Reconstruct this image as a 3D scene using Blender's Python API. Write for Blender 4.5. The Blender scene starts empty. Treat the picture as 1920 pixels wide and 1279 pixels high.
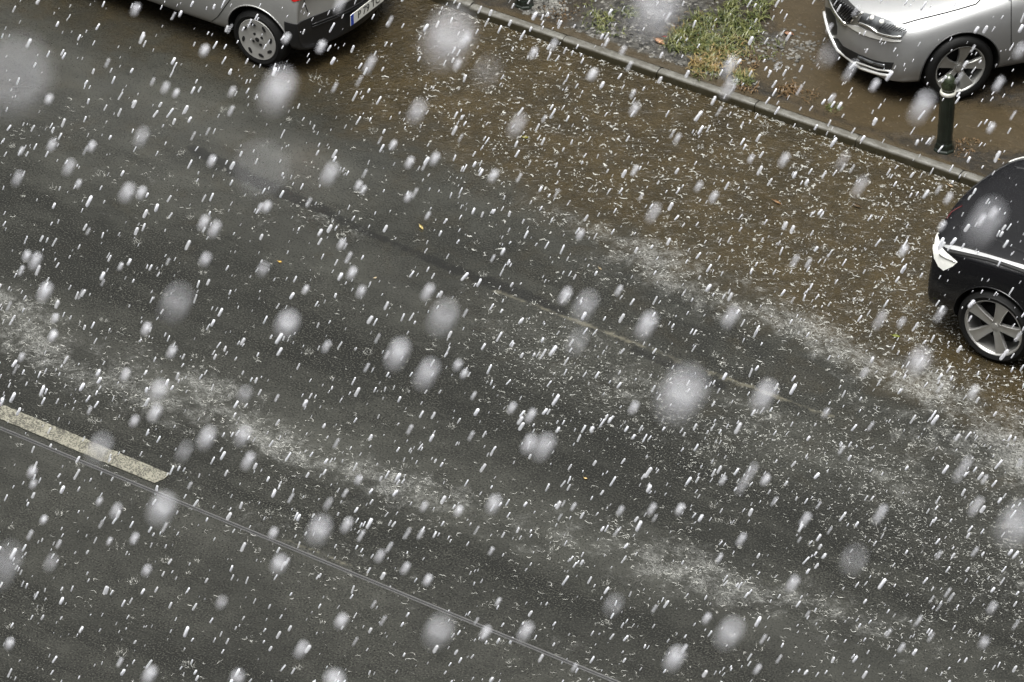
import bpy, bmesh, math, random
from math import sin, cos, pi, radians, sqrt, exp, atan2
from mathutils import Vector, Matrix, noise
from mathutils.bvhtree import BVHTree

random.seed(11)
SC = bpy.context.scene
COL = SC.collection
V3 = Vector

# ------------------------------------------------------------------ camera model
PITCH, AZ, FPX, DIST = radians(36), radians(32.9), 8000.0, 34.8
CR = V3((cos(AZ), sin(AZ), 0)); CFW = V3((-sin(AZ), cos(AZ), 0)); CZ = V3((0, 0, 1))
CV = CFW * cos(PITCH) - CZ * sin(PITCH); CU = CFW * sin(PITCH) + CZ * cos(PITCH)
CAM = -CV * DIST

def ray(px, py):
    return (CV + CR * ((px - 960) / FPX) - CU * ((py - 639.5) / FPX))

def ground(px, py, z=0.0):
    d = ray(px, py)
    return CAM + d * ((z - CAM.z) / d.z)

# ------------------------------------------------------------------ helpers
def tag(o, label=None, cat=None, group=None, kind=None):
    if label: o['label'] = label
    if cat: o['category'] = cat
    if group: o['group'] = group
    if kind: o['kind'] = kind
    return o

def obj(name, bm, mat, parent=None, smooth=True, angle=None):
    me = bpy.data.meshes.new(name)
    bm.to_mesh(me); bm.free()
    for m in (mat if isinstance(mat, (list, tuple)) else [mat]): me.materials.append(m)
    if smooth:
        me.polygons.foreach_set('use_smooth', [True] * len(me.polygons))
        if angle: me.set_sharp_from_angle(angle=radians(angle))
    o = bpy.data.objects.new(name, me); COL.objects.link(o)
    if parent: o.parent = parent
    return o

def pydata(name, vs, fs, mat, parent=None, smooth=True):
    me = bpy.data.meshes.new(name); me.from_pydata(vs, [], fs); me.update()
    me.materials.append(mat)
    if smooth: me.polygons.foreach_set('use_smooth', [True] * len(me.polygons))
    o = bpy.data.objects.new(name, me); COL.objects.link(o)
    if parent: o.parent = parent
    return o

def empty(name, loc, rz=0.0):
    o = bpy.data.objects.new(name, None); COL.objects.link(o)
    o.location = loc; o.rotation_euler = (0, 0, rz); o.empty_display_size = .3
    return o

def lathe(bm, prof, seg=48, axis='z', center=(0, 0, 0), cap=False):
    """prof: list of (r, h) turned round the axis."""
    rings = []
    c = V3(center)
    for r, h in prof:
        ring = []
        for k in range(seg):
            a = 2 * pi * k / seg
            p = V3((r * cos(a), r * sin(a), h)) if axis == 'z' else V3((r * cos(a), h, r * sin(a)))
            ring.append(bm.verts.new(p + c))
        rings.append(ring)
    for i in range(len(rings) - 1):
        for k in range(seg):
            a, b, d, e = rings[i][k], rings[i][(k + 1) % seg], rings[i + 1][(k + 1) % seg], rings[i + 1][k]
            bm.faces.new((a, b, d, e) if axis == 'z' else (a, e, d, b))
    if cap:
        bm.faces.new(rings[0][::-1] if axis == 'z' else rings[0])
        bm.faces.new(rings[-1] if axis == 'z' else rings[-1][::-1])
    return rings

def box(bm, x0, x1, y0, y1, z0, z1):
    v = [bm.verts.new((x, y, z)) for z in (z0, z1) for y in (y0, y1) for x in (x0, x1)]
    for f in ((0, 2, 3, 1), (4, 5, 7, 6), (0, 1, 5, 4), (2, 6, 7, 3), (0, 4, 6, 2), (1, 3, 7, 5)):
        bm.faces.new([v[i] for i in f])

def tube(bm, pts, r, sides=6, closed_ends=True):
    rings = []
    n = len(pts)
    up = V3((0, 0, 1))
    for i, p in enumerate(pts):
        t = (pts[min(i + 1, n - 1)] - pts[max(i - 1, 0)])
        if t.length < 1e-9: t = V3((1, 0, 0))
        t.normalize()
        a = t.cross(up)
        if a.length < 1e-3: a = t.cross(V3((1, 0, 0)))
        a.normalize(); b = a.cross(t)
        rr = r[i] if isinstance(r, (list, tuple)) else r
        rings.append([bm.verts.new(p + a * (rr * cos(2 * pi * k / sides)) + b * (rr * sin(2 * pi * k / sides))) for k in range(sides)])
    for i in range(n - 1):
        for k in range(sides):
            bm.faces.new((rings[i][k], rings[i][(k + 1) % sides], rings[i + 1][(k + 1) % sides], rings[i + 1][k]))
    if closed_ends:
        bm.faces.new(rings[0][::-1]); bm.faces.new(rings[-1])

def catmull(pts, n=6, closed=False):
    out = []
    P = [V3((p[0], p[1], 0)) for p in pts]
    m = len(P)
    rng = m if closed else m - 1
    for i in range(rng):
        p0 = P[(i - 1) % m] if closed else P[max(i - 1, 0)]
        p1 = P[i]; p2 = P[(i + 1) % m] if closed else P[i + 1]
        p3 = P[(i + 2) % m] if closed else P[min(i + 2, m - 1)]
        for k in range(n):
            t = k / n
            q = 0.5 * (2 * p1 + (p2 - p0) * t + (2 * p0 - 5 * p1 + 4 * p2 - p3) * t * t + (3 * p1 - p0 - 3 * p2 + p3) * t ** 3)
            out.append((q.x, q.y))
    if not closed: out.append((P[-1].x, P[-1].y))
    return out

# ------------------------------------------------------------------ node helper
class N:
    def __init__(s, name):
        s.m = bpy.data.materials.new(name); s.m.use_nodes = True
        s.t = s.m.node_tree; s.t.nodes.clear()
        s.out = s.t.nodes.new('ShaderNodeOutputMaterial')
    def node(s, typ, **kw):
        n = s.t.nodes.new(typ)
        for k, v in kw.items(): setattr(n, k, v)
        return n
    def link(s, a, b): s.t.links.new(a, b)
    def put(s, sock, v):
        if v is None: return
        if isinstance(v, bpy.types.NodeSocket): s.link(v, sock)
        elif isinstance(v, (tuple, list)) and len(v) == 3 and sock.type == 'RGBA': sock.default_value = (*v, 1)
        else: sock.default_value = v
    def math(s, op, a, b=None, c=None, clamp=False):
        n = s.node('ShaderNodeMath', operation=op); n.use_clamp = clamp
        s.put(n.inputs[0], a); s.put(n.inputs[1], b)
        if c is not None: s.put(n.inputs[2], c)
        return n.outputs[0]
    def ramp(s, x, lo, hi, a=0.0, b=1.0):
        n = s.node('ShaderNodeMapRange'); n.interpolation_type = 'SMOOTHSTEP'
        s.put(n.inputs['Value'], x)
        n.inputs['From Min'].default_value = lo; n.inputs['From Max'].default_value = hi
        n.inputs['To Min'].default_value = a; n.inputs['To Max'].default_value = b
        return n.outputs[0]
    def noise(s, co, scale, detail=4, rough=.55, dist=0.0):
        n = s.node('ShaderNodeTexNoise')
        s.put(n.inputs['Vector'], co)
        n.inputs['Scale'].default_value = scale; n.inputs['Detail'].default_value = detail
        n.inputs['Roughness'].default_value = rough; n.inputs['Distortion'].default_value = dist
        return n.outputs[0]
    def voro(s, co, scale, feature='F1'):
        n = s.node('ShaderNodeTexVoronoi', feature=feature)
        s.put(n.inputs['Vector'], co); n.inputs['Scale'].default_value = scale
        return n.outputs['Distance']
    def mix(s, f, a, b):
        n = s.node('ShaderNodeMix', data_type='RGBA')
        s.put(n.inputs[0], f); s.put(n.inputs[6], a); s.put(n.inputs[7], b)
        return n.outputs[2]
    def attr(s, name):
        return s.node('ShaderNodeAttribute', attribute_name=name).outputs['Fac']
    def bump(s, h, strength=.3, dist=.01, normal=None):
        n = s.node('ShaderNodeBump'); s.put(n.inputs['Height'], h)
        s.put(n.inputs['Strength'], strength); n.inputs['Distance'].default_value = dist
        if normal is not None: s.link(normal, n.inputs['Normal'])
        return n.outputs[0]
    def bsdf(s, color=(.5, .5, .5), rough=.5, metal=0.0, normal=None, ior=1.45, coat=0.0, spec=.5, alpha=None, trans=None):
        n = s.node('ShaderNodeBsdfPrincipled')
        s.put(n.inputs['Base Color'], color); s.put(n.inputs['Roughness'], rough); s.put(n.inputs['Metallic'], metal)
        n.inputs['IOR'].default_value = ior; n.inputs['Coat Weight'].default_value = coat
        n.inputs['Coat Roughness'].default_value = .04
        s.put(n.inputs['Specular IOR Level'], spec)
        if normal is not None: s.link(normal, n.inputs['Normal'])
        if alpha is not None: s.put(n.inputs['Alpha'], alpha)
        if trans is not None: s.put(n.inputs['Transmission Weight'], trans)
        s.link(n.outputs[0], s.out.inputs[0])
        return n
    def pos(s): return s.node('ShaderNodeNewGeometry').outputs['Position']
    def objco(s): return s.node('ShaderNodeTexCoord').outputs['Object']

def simple(name, color, rough=.5, metal=0.0, coat=0.0, spec=.5, bump=None, vary=0.0, trans=None, ior=1.45):
    k = N(name)
    c = color
    if vary:
        f = k.noise(k.objco(), 9.0, 5)
        c = k.mix(k.ramp(f, .3, .7), tuple(x * (1 - vary) for x in color), tuple(min(1, x * (1 + vary)) for x in color))
    nm = None
    if bump: nm = k.bump(k.noise(k.objco(), bump[0], 4), bump[1], .004)
    k.bsdf(c, rough, metal, nm, coat=coat, spec=spec, trans=trans, ior=ior)
    return k.m

# ------------------------------------------------------------------ materials
def rain_beads(k, scale=120.0, amount=.25):
    """small beads of water standing on paint"""
    v = k.voro(k.objco(), scale)
    h = k.ramp(v, .15, .45, 1.0, 0.0)
    return k.bump(h, amount, .002)

def paint(name, color, metal, rough, beads=.18, coat=.6, spec=.5):
    k = N(name)
    c = color
    f = k.noise(k.objco(), 5.0, 6)
    c = k.mix(k.ramp(f, .35, .75), color, tuple(x * .88 for x in color))
    k.bsdf(c, k.ramp(f, .3, .8, rough, rough + .08), metal, rain_beads(k, 75, beads), coat=coat, spec=spec)
    return k.m

M = {}
M['silver'] = paint('silver_paint', (.38, .38, .373), .5, .34)
M['grey'] = paint('grey_paint', (.275, .277, .278), .55, .30)
M['black_paint'] = paint('black_paint', (.004, .004, .005), .0, .12, .5, .3, .5)
M['dark'] = simple('dark_wheel_well', (.006, .006, .006), .8)
M['plastic'] = simple('black_plastic', (.012, .012, .013), .42, bump=(160, .15))
M['seam'] = simple('panel_gap', (.008, .008, .008), .7)
M['glass'] = simple('car_glass', (.01, .012, .012), .05, coat=.3)
M['chrome'] = simple('chrome', (.78, .78, .76), .12, 1.0)
M['tyre'] = simple('tyre_rubber', (.007, .007, .007), .6, spec=.25, bump=(90, .2))
M['alloy'] = simple('alloy_wheel', (.42, .415, .40), .34, .75, vary=.06)
M['alloy_dark'] = simple('alloy_wheel_grey', (.30, .30, .29), .38, .6, vary=.06)
M['hubcap'] = simple('hubcap', (.34, .335, .32), .45, .35, vary=.08)
M['lamp'] = simple('lamp_reflector', (.10, .105, .11), .12, .6, coat=1.0, vary=.6)
M['lamp_white'] = simple('lamp_lens', (.82, .82, .78), .10, .15, coat=1.0, vary=.1)
M['red_lamp'] = simple('red_lens', (.35, .012, .01), .12, coat=.6)
M['dark_red'] = simple('red_reflection', (.055, .006, .006), .2)  # colour of a painted red reflection on the black bonnet
M['plate'] = simple('plate_white', (.72, .72, .68), .4)
M['plate_blue'] = simple('plate_blue', (.02, .06, .40), .4)
M['ink'] = simple('plate_ink', (.03, .03, .03), .5)
M['iron'] = simple('bollard_paint', (.010, .014, .010), .30, 0, coat=.3, vary=.35, bump=(30, .15))
M['iron_head'] = simple('bollard_head_paint', (.024, .032, .017), .26, 0, coat=.5, vary=.45, bump=(26, .2))
M['band'] = simple('white_band', (.42, .415, .375), .45, vary=.2)
M['cable'] = simple('cable_metal', (.12, .12, .12), .30, .2)

def mat_road():
    k = N('wet_asphalt'); P = k.pos()
    mud0, foam0, rip0, tar0, pale0, wet0 = (k.attr(a) for a in ('mud', 'foam', 'ripple', 'tar', 'pale', 'sheen'))
    big = k.noise(P, .9, 5); mid = k.noise(P, 5.0, 6); fine = k.noise(P, 70.0, 3); agg = k.voro(P, 95.0)
    warp = k.noise(P, 3.0, 5, .6, .6)
    jit = k.math('SUBTRACT', warp, .5)
    mud = k.ramp(k.math('ADD', mud0, k.math('MULTIPLY', jit, .9)), .10, .98)
    base = k.mix(k.ramp(mid, .3, .7), (.016, .0163, .0140), (.027, .0273, .0236))
    sm = k.node('ShaderNodeMapping'); sm.inputs['Scale'].default_value = (.25, 1.2, 1); k.link(P, sm.inputs['Vector'])
    lanes = k.noise(sm.outputs[0], 2.2, 7, .65, .4)
    tone = k.math('ADD', k.attr('tone'), k.math('MULTIPLY', k.math('SUBTRACT', lanes, .5), 1.1))
    base = k.mix(k.ramp(tone, .30, 1.0, 0, .85), base, (.052, .0522, .046))
    base = k.mix(k.ramp(tone, .38, -.08, 0, .9), base, (.0070, .0072, .0063))
    base = k.mix(k.ramp(fine, .52, .66), base, (.044, .0435, .037))            # light chippings
    base = k.mix(k.ramp(fine, .46, .30), base, (.008, .008, .0073))
    base = k.mix(k.ramp(big, .42, .62, 0, .35), base, (.011, .0112, .0100))
    brown = k.mix(k.ramp(k.noise(P, 2.3, 6, .6, .5), .3, .7), (.0235, .0178, .0086), (.039, .0288, .0136))
    brown = k.mix(k.ramp(mid, .35, .75, 0, .6), brown, (.015, .0122, .0072))
    base = k.mix(k.math('MULTIPLY', mud, .92), base, brown)
    # tar seam and worn pale line, broken up
    br = k.noise(P, 9.0, 5, .7)
    tar = k.ramp(k.math('ADD', tar0, k.math('MULTIPLY', k.math('SUBTRACT', br, .5), 1.3)), .30, .85)
    base = k.mix(k.math('MULTIPLY', tar, .6), base, (.006, .006, .0062))
    pale = k.ramp(k.math('ADD', pale0, k.math('MULTIPLY', k.math('SUBTRACT', br, .5), 2.2)), .42, .95)
    base = k.mix(k.math('MULTIPLY', pale, .30), base, (.20, .185, .14))
    # foam: thin bright filaments of churned water, broken up by noise
    st = k.node('ShaderNodeMapping'); st.inputs['Rotation'].default_value = (0, 0, radians(12)); st.inputs['Scale'].default_value = (.6, 1.2, 1)
    k.link(P, st.inputs['Vector']); PS = st.outputs[0]
    r1 = k.math('ABSOLUTE', k.math('SUBTRACT', k.noise(PS, 22.0, 4, .6, 1.6), .5))
    r2 = k.math('ABSOLUTE', k.math('SUBTRACT', k.noise(PS, 46.0, 3, .6, 1.0), .5))
    fil = k.math('MAXIMUM', k.ramp(r1, .045, .0), k.math('MULTIPLY', k.ramp(r2, .06, .0), .8))
    patchy = k.ramp(k.math('ADD', foam0, k.math('MULTIPLY', k.math('SUBTRACT', k.noise(P, 5.5, 8, .75, .5), .5), 2.2)), .30, 1.05)
    foam = k.math('MULTIPLY', fil, patchy)
    veil = k.math('MULTIPLY', k.math('POWER', patchy, 2.0), .03)
    foam = k.math('MAXIMUM', k.math('MULTIPLY', foam, .46), veil)
    base = k.mix(foam, base, (.40, .40, .385))
    # film of water: roughness falls and waves appear where it is deep
    deep = k.math('MAXIMUM', mud, k.math('MULTIPLY', rip0, .8))
    rough = k.math('SUBTRACT', k.ramp(mid, .3, .7, .23, .14), k.math('MULTIPLY', deep, .12))
    rough = k.math('ADD', rough, k.math('MULTIPLY', foam, .4), clamp=True)
    n1 = k.bump(k.math('ADD', fine, k.math('MULTIPLY', agg, .6)), k.math('SUBTRACT', .2, k.math('MULTIPLY', deep, .18)), .003)
    w = k.noise(P, 9.0, 3, .55, 1.5); w2 = k.noise(P, 24.0, 2, .5, 1.0)
    waves = k.math('ADD', w, k.math('MULTIPLY', w2, .45))
    n2 = k.bump(waves, k.math('ADD', k.math('MULTIPLY', deep, .6), .08), .035, n1)
    b = k.bsdf(base, rough, 0, n2, ior=1.33, spec=k.math('ADD', k.math('MULTIPLY', wet0, .25), .5))
    return k.m

def mat_verge():
    k = N('wet_soil'); P = k.pos()
    grav0, mud0 = k.attr('gravel'), k.attr('puddle')
    a = k.noise(P, 2.0, 6, .6); b = k.noise(P, 14.0, 6, .65); c = k.noise(P, 60.0, 4, .6); s = k.voro(P, 38.0)
    soil = k.mix(k.ramp(a, .3, .7), (.018, .0138, .0082), (.034, .0245, .0138))
    soil = k.mix(k.ramp(b, .38, .60), soil, (.014, .012, .009))
    soil = k.mix(k.ramp(k.noise(P, 4.0, 7, .7, .5), .5, .72, 0, .8), soil, (.030, .029, .027))
    soil = k.mix(k.ramp(c, .60, .75), soil, (.14, .11, .07))
    g = k.ramp(k.math('ADD', grav0, k.math('MULTIPLY', k.math('SUBTRACT', a, .5), .8)), .3, .7)
    stone = k.mix(k.ramp(b, .35, .65), (.009, .0086, .0075), (.058, .055, .049))
    stone = k.mix(k.ramp(s, .06, .32), (.105, .101, .090), stone)
    stone = k.mix(k.ramp(c, .44, .34), stone, (.008, .008, .008))
    col = k.mix(g, soil, stone)
    pud = k.ramp(k.math('ADD', mud0, k.math('MULTIPLY', k.math('SUBTRACT', a, .5), .7)), .3, .7)
    col = k.mix(k.math('MULTIPLY', pud, .7), col, (.045, .034, .019))
    rough = k.math('SUBTRACT', k.ramp(b, .3, .7, .5, .3), k.math('MULTIPLY', pud, .2))
    h = k.math('ADD', b, k.math('MULTIPLY', c, .5))
    n1 = k.bump(h, k.math('SUBTRACT', .7, k.math('MULTIPLY', pud, .45)), .02)
    k.bsdf(col, rough, 0, n1, ior=1.35)
    return k.m

def mat_kerb():
    k = N('kerb_stone'); P = k.pos()
    b = k.noise(P, 10.0, 6, .65); c = k.noise(P, 80.0, 3)
    col = k.mix(k.ramp(b, .3, .7), (.060, .056, .046), (.12, .117, .105))
    col = k.mix(k.ramp(c, .55, .7), col, (.05, .047, .04))
    z = k.node('ShaderNodeSeparateXYZ'); k.link(P, z.inputs[0])
    low_face = k.math('MULTIPLY', k.ramp(z.outputs[2], .078, .055), k.ramp(b, .15, .45))  # kerb face browner and darker below the top edge, broken by noise
    col = k.mix(low_face, col, (.030, .026, .015))
    k.bsdf(col, k.ramp(b, .3, .7, .42, .25), 0, k.bump(k.math('ADD', b, k.math('MULTIPLY', c, .4)), .4, .006), ior=1.35)
    return k.m

def mat_marking():
    k = N('worn_road_paint'); P = k.pos()
    f = k.noise(P, 75.0, 3, .6); b = k.noise(P, 8.0, 5)
    keep = k.ramp(k.math('ADD', f, k.math('MULTIPLY', k.math('SUBTRACT', b, .5), .35)), .42, .58)
    col = k.mix(keep, (.045, .043, .036), (.175, .168, .135))
    col = k.mix(k.ramp(k.noise(P, 40., 3), .55, .75, 0, .5), col, (.24, .232, .19))
    k.bsdf(col, .42, 0, k.bump(f, .35, .004), ior=1.35)
    return k.m

def mat_drop(name='white_raindrop', clear=0.0):
    k = N(name)
    d = k.node('ShaderNodeBsdfDiffuse'); d.inputs[0].default_value = (.94, .95, 1.0, 1)
    t = k.node('ShaderNodeBsdfTranslucent'); t.inputs[0].default_value = (.94, .95, 1.0, 1)
    g = k.node('ShaderNodeBsdfGlossy'); g.inputs['Roughness'].default_value = .25; g.inputs[0].default_value = (1, 1, 1, 1)
    m = k.node('ShaderNodeMixShader'); m.inputs[0].default_value = .5
    k.link(d.outputs[0], m.inputs[1]); k.link(t.outputs[0], m.inputs[2])
    m2 = k.node('ShaderNodeMixShader'); m2.inputs[0].default_value = .15
    k.link(m.outputs[0], m2.inputs[1]); k.link(g.outputs[0], m2.inputs[2])
    tr = k.node('ShaderNodeBsdfTransparent'); m3 = k.node('ShaderNodeMixShader'); m3.inputs[0].default_value = clear
    k.link(m2.outputs[0], m3.inputs[1]); k.link(tr.outputs[0], m3.inputs[2])
    k.link((m3 if clear else m2).outputs[0], k.out.inputs[0])
    return k.m

def mat_water(alpha, col=(.72, .72, .69)):
    k = N('splashing_water')
    k.bsdf(col, .18, 0, ior=1.33, alpha=alpha)
    return k.m

def mat_blade(name, c1, c2):
    k = N(name)
    f = k.noise(k.pos(), 14.0, 4)
    col = k.mix(k.ramp(f, .35, .65), c1, c2)
    k.bsdf(col, .4, 0, ior=1.4)
    return k.m

M['road'] = mat_road(); M['verge'] = mat_verge(); M['kerb'] = mat_kerb(); M['marking'] = mat_marking()
M['drop'] = mat_drop(); M['drop_faint'] = mat_drop('clear_raindrop', .38)
M['water'] = mat_water(.42, (.68, .68, .65)); M['water_soft'] = mat_water(.30, (.62, .62, .58))
M['grass'] = mat_blade('grass_blades', (.034, .046, .013), (.100, .104, .032))
M['dry'] = mat_blade('dry_grass_blades', (.19, .13, .052), (.125, .105, .04))
M['rust'] = mat_blade('withered_blades', (.10, .058, .024), (.07, .045, .02))
M['stone'] = simple('gravel_stone', (.075, .072, .064), .5, vary=.7)
M['earth'] = simple('ground_earth', (.05, .045, .035), .7, vary=.2)

# ------------------------------------------------------------------ ground sheets
KERB_Y = 4.03
def segs(pts): return [ground(x, y) for x, y in pts]
def dist_poly(p, poly):
    best = 9e9; bt = 0; n = len(poly) - 1
    for i in range(n):
        a, b = poly[i], poly[i + 1]
        dx, dy = b.x - a.x, b.y - a.y
        L2 = dx * dx + dy * dy
        t = max(0, min(1, ((p[0] - a.x) * dx + (p[1] - a.y) * dy) / L2))
        d = (p[0] - a.x - t * dx) ** 2 + (p[1] - a.y - t * dy) ** 2
        if d < best: best = d; bt = (i + t) / n
    return sqrt(best), bt

MUD_EDGE = [(-60, 1.5), (-7, 1.55), (-5.3, 1.75), (-3.3, 1.9), (-1.5, 1.75), (.24, 1.5), (2.0, 1.25), (4.2, .95), (7, .8), (60, .8)]
def lerp(tab, x):
    for (a, b), (c, d) in zip(tab, tab[1:]):
        if x <= c: return b + (d - b) * max(0, (x - a)) / (c - a)
    return tab[-1][1]
FOAM = [  # polyline in the street, half width (m), strength at start and end
    (segs([(830, 300), (960, 350), (1090, 420), (1200, 480)]), .16, .35, .62),
    (segs([(1200, 480), (1360, 555), (1500, 600), (1600, 650), (1750, 720), (1930, 850)]), .26, .85, 1.1),
    (segs([(1600, 650), (1780, 790), (1950, 930)]), .40, .35, .75),
    (segs([(-60, 560), (0, 600), (100, 655), (250, 715), (400, 765)]), .28, .78, .74),
    (segs([(400, 765), (600, 850), (800, 930), (1000, 985)]), .20, .9, .7),
    (segs([(1000, 985), (1200, 1040), (1400, 1105), (1620, 1160)]), .26, .7, .6),
    (segs([(1620, 1160), (1960, 1270)]), .22, .45, .45),
    (segs([(340, 715), (470, 740)]), .12, .75, .7),
    (segs([(590, 400), (660, 450)]), .10, .55, .5),
    (segs([(860, 540), (960, 650), (1010, 650)]), .10, .35, .55),
    (segs([(960, 640), (1160, 690), (1300, 770), (1560, 860)]), .34, .40, .42),
    (segs([(1560, 860), (1800, 960), (1960, 1010)]), .42, .40, .5),
    (segs([(1800, 1060), (1940, 1120)]), .25, .5, .5),
    (segs([(60, 245), (170, 245)]), .10, .5, .4),
    (segs([(200, 330), (480, 420)]), .18, .22, .22),
    (segs([(300, 930), (540, 1010), (760, 1110)]), .18, .30, .34),
    (segs([(760, 1110), (960, 1190), (1200, 1260)]), .16, .3, .3),
]
def foam_at(p):
    f = 0
    for poly, w, a, b in FOAM:
        d, t = dist_poly(p, poly); w *= 1.5
        if d < w * 3: f = max(f, .86 * (a + (b - a) * t) * exp(-(d / w) ** 2 * .9))
    m = .72 + .75 * noise.noise(V3((p[0] * 1.3, p[1] * 2.0, 4)))
    return f * max(.15, min(1.15, m)) + .05
def sstep(a, b, x):
    t = max(0, min(1, (x - a) / (b - a))); return t * t * (3 - 2 * t)
def mud_at(p):
    e = lerp(MUD_EDGE, p[0])
    m = sstep(e - .75, e + 1.0, p[1])
    m *= .62 + .38 * sstep(-6, -2.5, p[0])
    return max(m, .20 * sstep(-1.6, 1.2, p[1]))
RIP = [(segs([(980, 660), (1200, 760), (1500, 860), (1960, 960)]), .55), (segs([(1600, 900), (1960, 1100)]), .5)]
def ripple_at(p):
    r = 0
    for poly, w in RIP:
        d, t = dist_poly(p, poly); r = max(r, .8 * exp(-(d / w) ** 2))
    return r
TAR = segs([(360, 278), (470, 335), (600, 392), (720, 450), (850, 505), (960, 545), (1050, 585)])
TAR2 = segs([(1190, 655), (1260, 685), (1350, 725)])
PALE = segs([(930, 545), (1040, 585), (1180, 640), (1300, 690), (1420, 730), (1560, 780)])
PALE2 = segs([(540, 1012), (620, 1045), (690, 1080), (780, 1115)])
TONE = [(-13, .2), (-4.6, .18), (-3.9, .30), (-3.3, .48), (-2.95, .22), (-2.55, .10), (-2.25, .42), (-1.95, .60), (-1.6, .38), (-1.2, .12), (-.8, .06), (-.4, .22), (.05, .48), (.4, .46), (.7, .25), (1.0, .18), (1.6, .4), (5, .4)]
def tone_at(p):
    t = lerp(TONE, p[1] + .12 * noise.noise(V3((p[0] * .6, p[1], 2))) + .05 * p[0] * (p[1] < -1) * 0)
    left = sstep(-1.2, -3.2, p[0]) * exp(-((p[1] - 1.15) / .55) ** 2)  # wet sheen at the left, painted in as lighter asphalt
    return t + .45 * left
SHEEN = segs([(40, 180), (300, 260), (480, 310), (640, 330)])

def axis_ticks(lo, hi, step, far):
    t = [lo - far, lo - far * .3, lo - far * .08, lo - 1.5]
    n = int(round((hi - lo) / step))
    t += [lo + (hi - lo) * i / n for i in range(n + 1)]
    return t, [hi + 1.5, hi + far * .08, hi + far * .3, hi + far]

def build_road():
    a, b = axis_ticks(-7.4, 6.4, .06, 55); xs = a + b
    ys = [-13, -10, -7.5] + [-6.2 + (KERB_Y + .06 + 6.2) * i / 170 for i in range(171)]
    nx, ny = len(xs), len(ys)
    vs = []; at = {k: [] for k in ('mud', 'foam', 'ripple', 'tar', 'pale', 'sheen', 'tone')}
    for y in ys:
        for x in xs:
            p = (x, y)
            vs.append((x, y, .004 * noise.noise(V3((x * .5, y * .5, 3)))))
            at['mud'].append(mud_at(p)); at['foam'].append(foam_at(p)); at['ripple'].append(ripple_at(p))
            at['tone'].append(tone_at(p))
            d, t = dist_poly(p, TAR); w = .075 + .025 * sin(9 * t)
            d2, _ = dist_poly(p, TAR2)
            at['tar'].append(max(exp(-(d / w) ** 2), .8 * exp(-(d2 / .09) ** 2)))
            d, t = dist_poly(p, PALE); d2, _ = dist_poly(p, PALE2)
            at['pale'].append(max(.85 * exp(-(d / .035) ** 2), .7 * exp(-(d2 / .02) ** 2)))
            d, _ = dist_poly(p, SHEEN); at['sheen'].append(exp(-(d / .5) ** 2))
    fs = [(j * nx + i, j * nx + i + 1, (j + 1) * nx + i + 1, (j + 1) * nx + i) for j in range(ny - 1) for i in range(nx - 1)]
    o = pydata('road', vs, fs, M['road'])
    for k_, v in at.items():
        l = o.data.attributes.new(k_, 'FLOAT', 'POINT'); l.data.foreach_set('value', v)
    tag(o, kind='structure')
    return o

VZ = .078
GRAVEL = [(ground(1215, 90, VZ), .75), (ground(1230, 30, VZ), .7), (ground(1120, 70, VZ), .35), (ground(1310, 130, VZ), .45), (ground(1470, 90, VZ), .3), (ground(1020, 10, VZ), .2)]
PUDDLE = [(segs([(930, 40), (1300, 160), (1600, 270), (1900, 380)]), .16), (segs([(1440, 130), (1640, 220), (1900, 260)]), .45), (segs([(1500, 30), (1560, 120)]), .4)]
def soil_z(x, y):
    h = VZ + .012 * noise.noise(V3((x * 2.3, y * 2.3, 1))) + .006 * noise.noise(V3((x * 9, y * 9, 5)))
    g = 0
    for c, r in GRAVEL:
        g = max(g, exp(-((x - c.x) ** 2 + (y - c.y) ** 2) / r ** 2))
    h += g * (.018 * noise.noise(V3((x * 14, y * 14, 2))) + .012 * abs(noise.noise(V3((x * 31, y * 31, 8)))))
    t = sstep(KERB_Y + .10, KERB_Y + .3, y)
    return (VZ + .010) * (1 - t) + h * t, g

def build_verge():
    a, b = axis_ticks(-5.2, 5.0, .05, 55); xs = a + b
    ys = [KERB_Y + .08 + 3.92 * i / 80 for i in range(81)] + [8.6, 10, 14, 22, 40]
    nx = len(xs); vs = []; gr = []; pu = []
    for y in ys:
        for x in xs:
            z, g = soil_z(x, y)
            vs.append((x, y, z)); gr.append(g)
            q = 0
            for poly, w in PUDDLE:
                d, _ = dist_poly((x, y), poly); q = max(q, .9 * exp(-(d / w) ** 2))
            pu.append(q)
    fs = [(j * nx + i, j * nx + i + 1, (j + 1) * nx + i + 1, (j + 1) * nx + i) for j in range(len(ys) - 1) for i in range(nx - 1)]
    o = pydata('verge', vs, fs, M['verge'])
    for n_, v in (('gravel', gr), ('puddle', pu)):
        l = o.data.attributes.new(n_, 'FLOAT', 'POINT'); l.data.foreach_set('value', v)
    tag(o, kind='structure')

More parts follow.
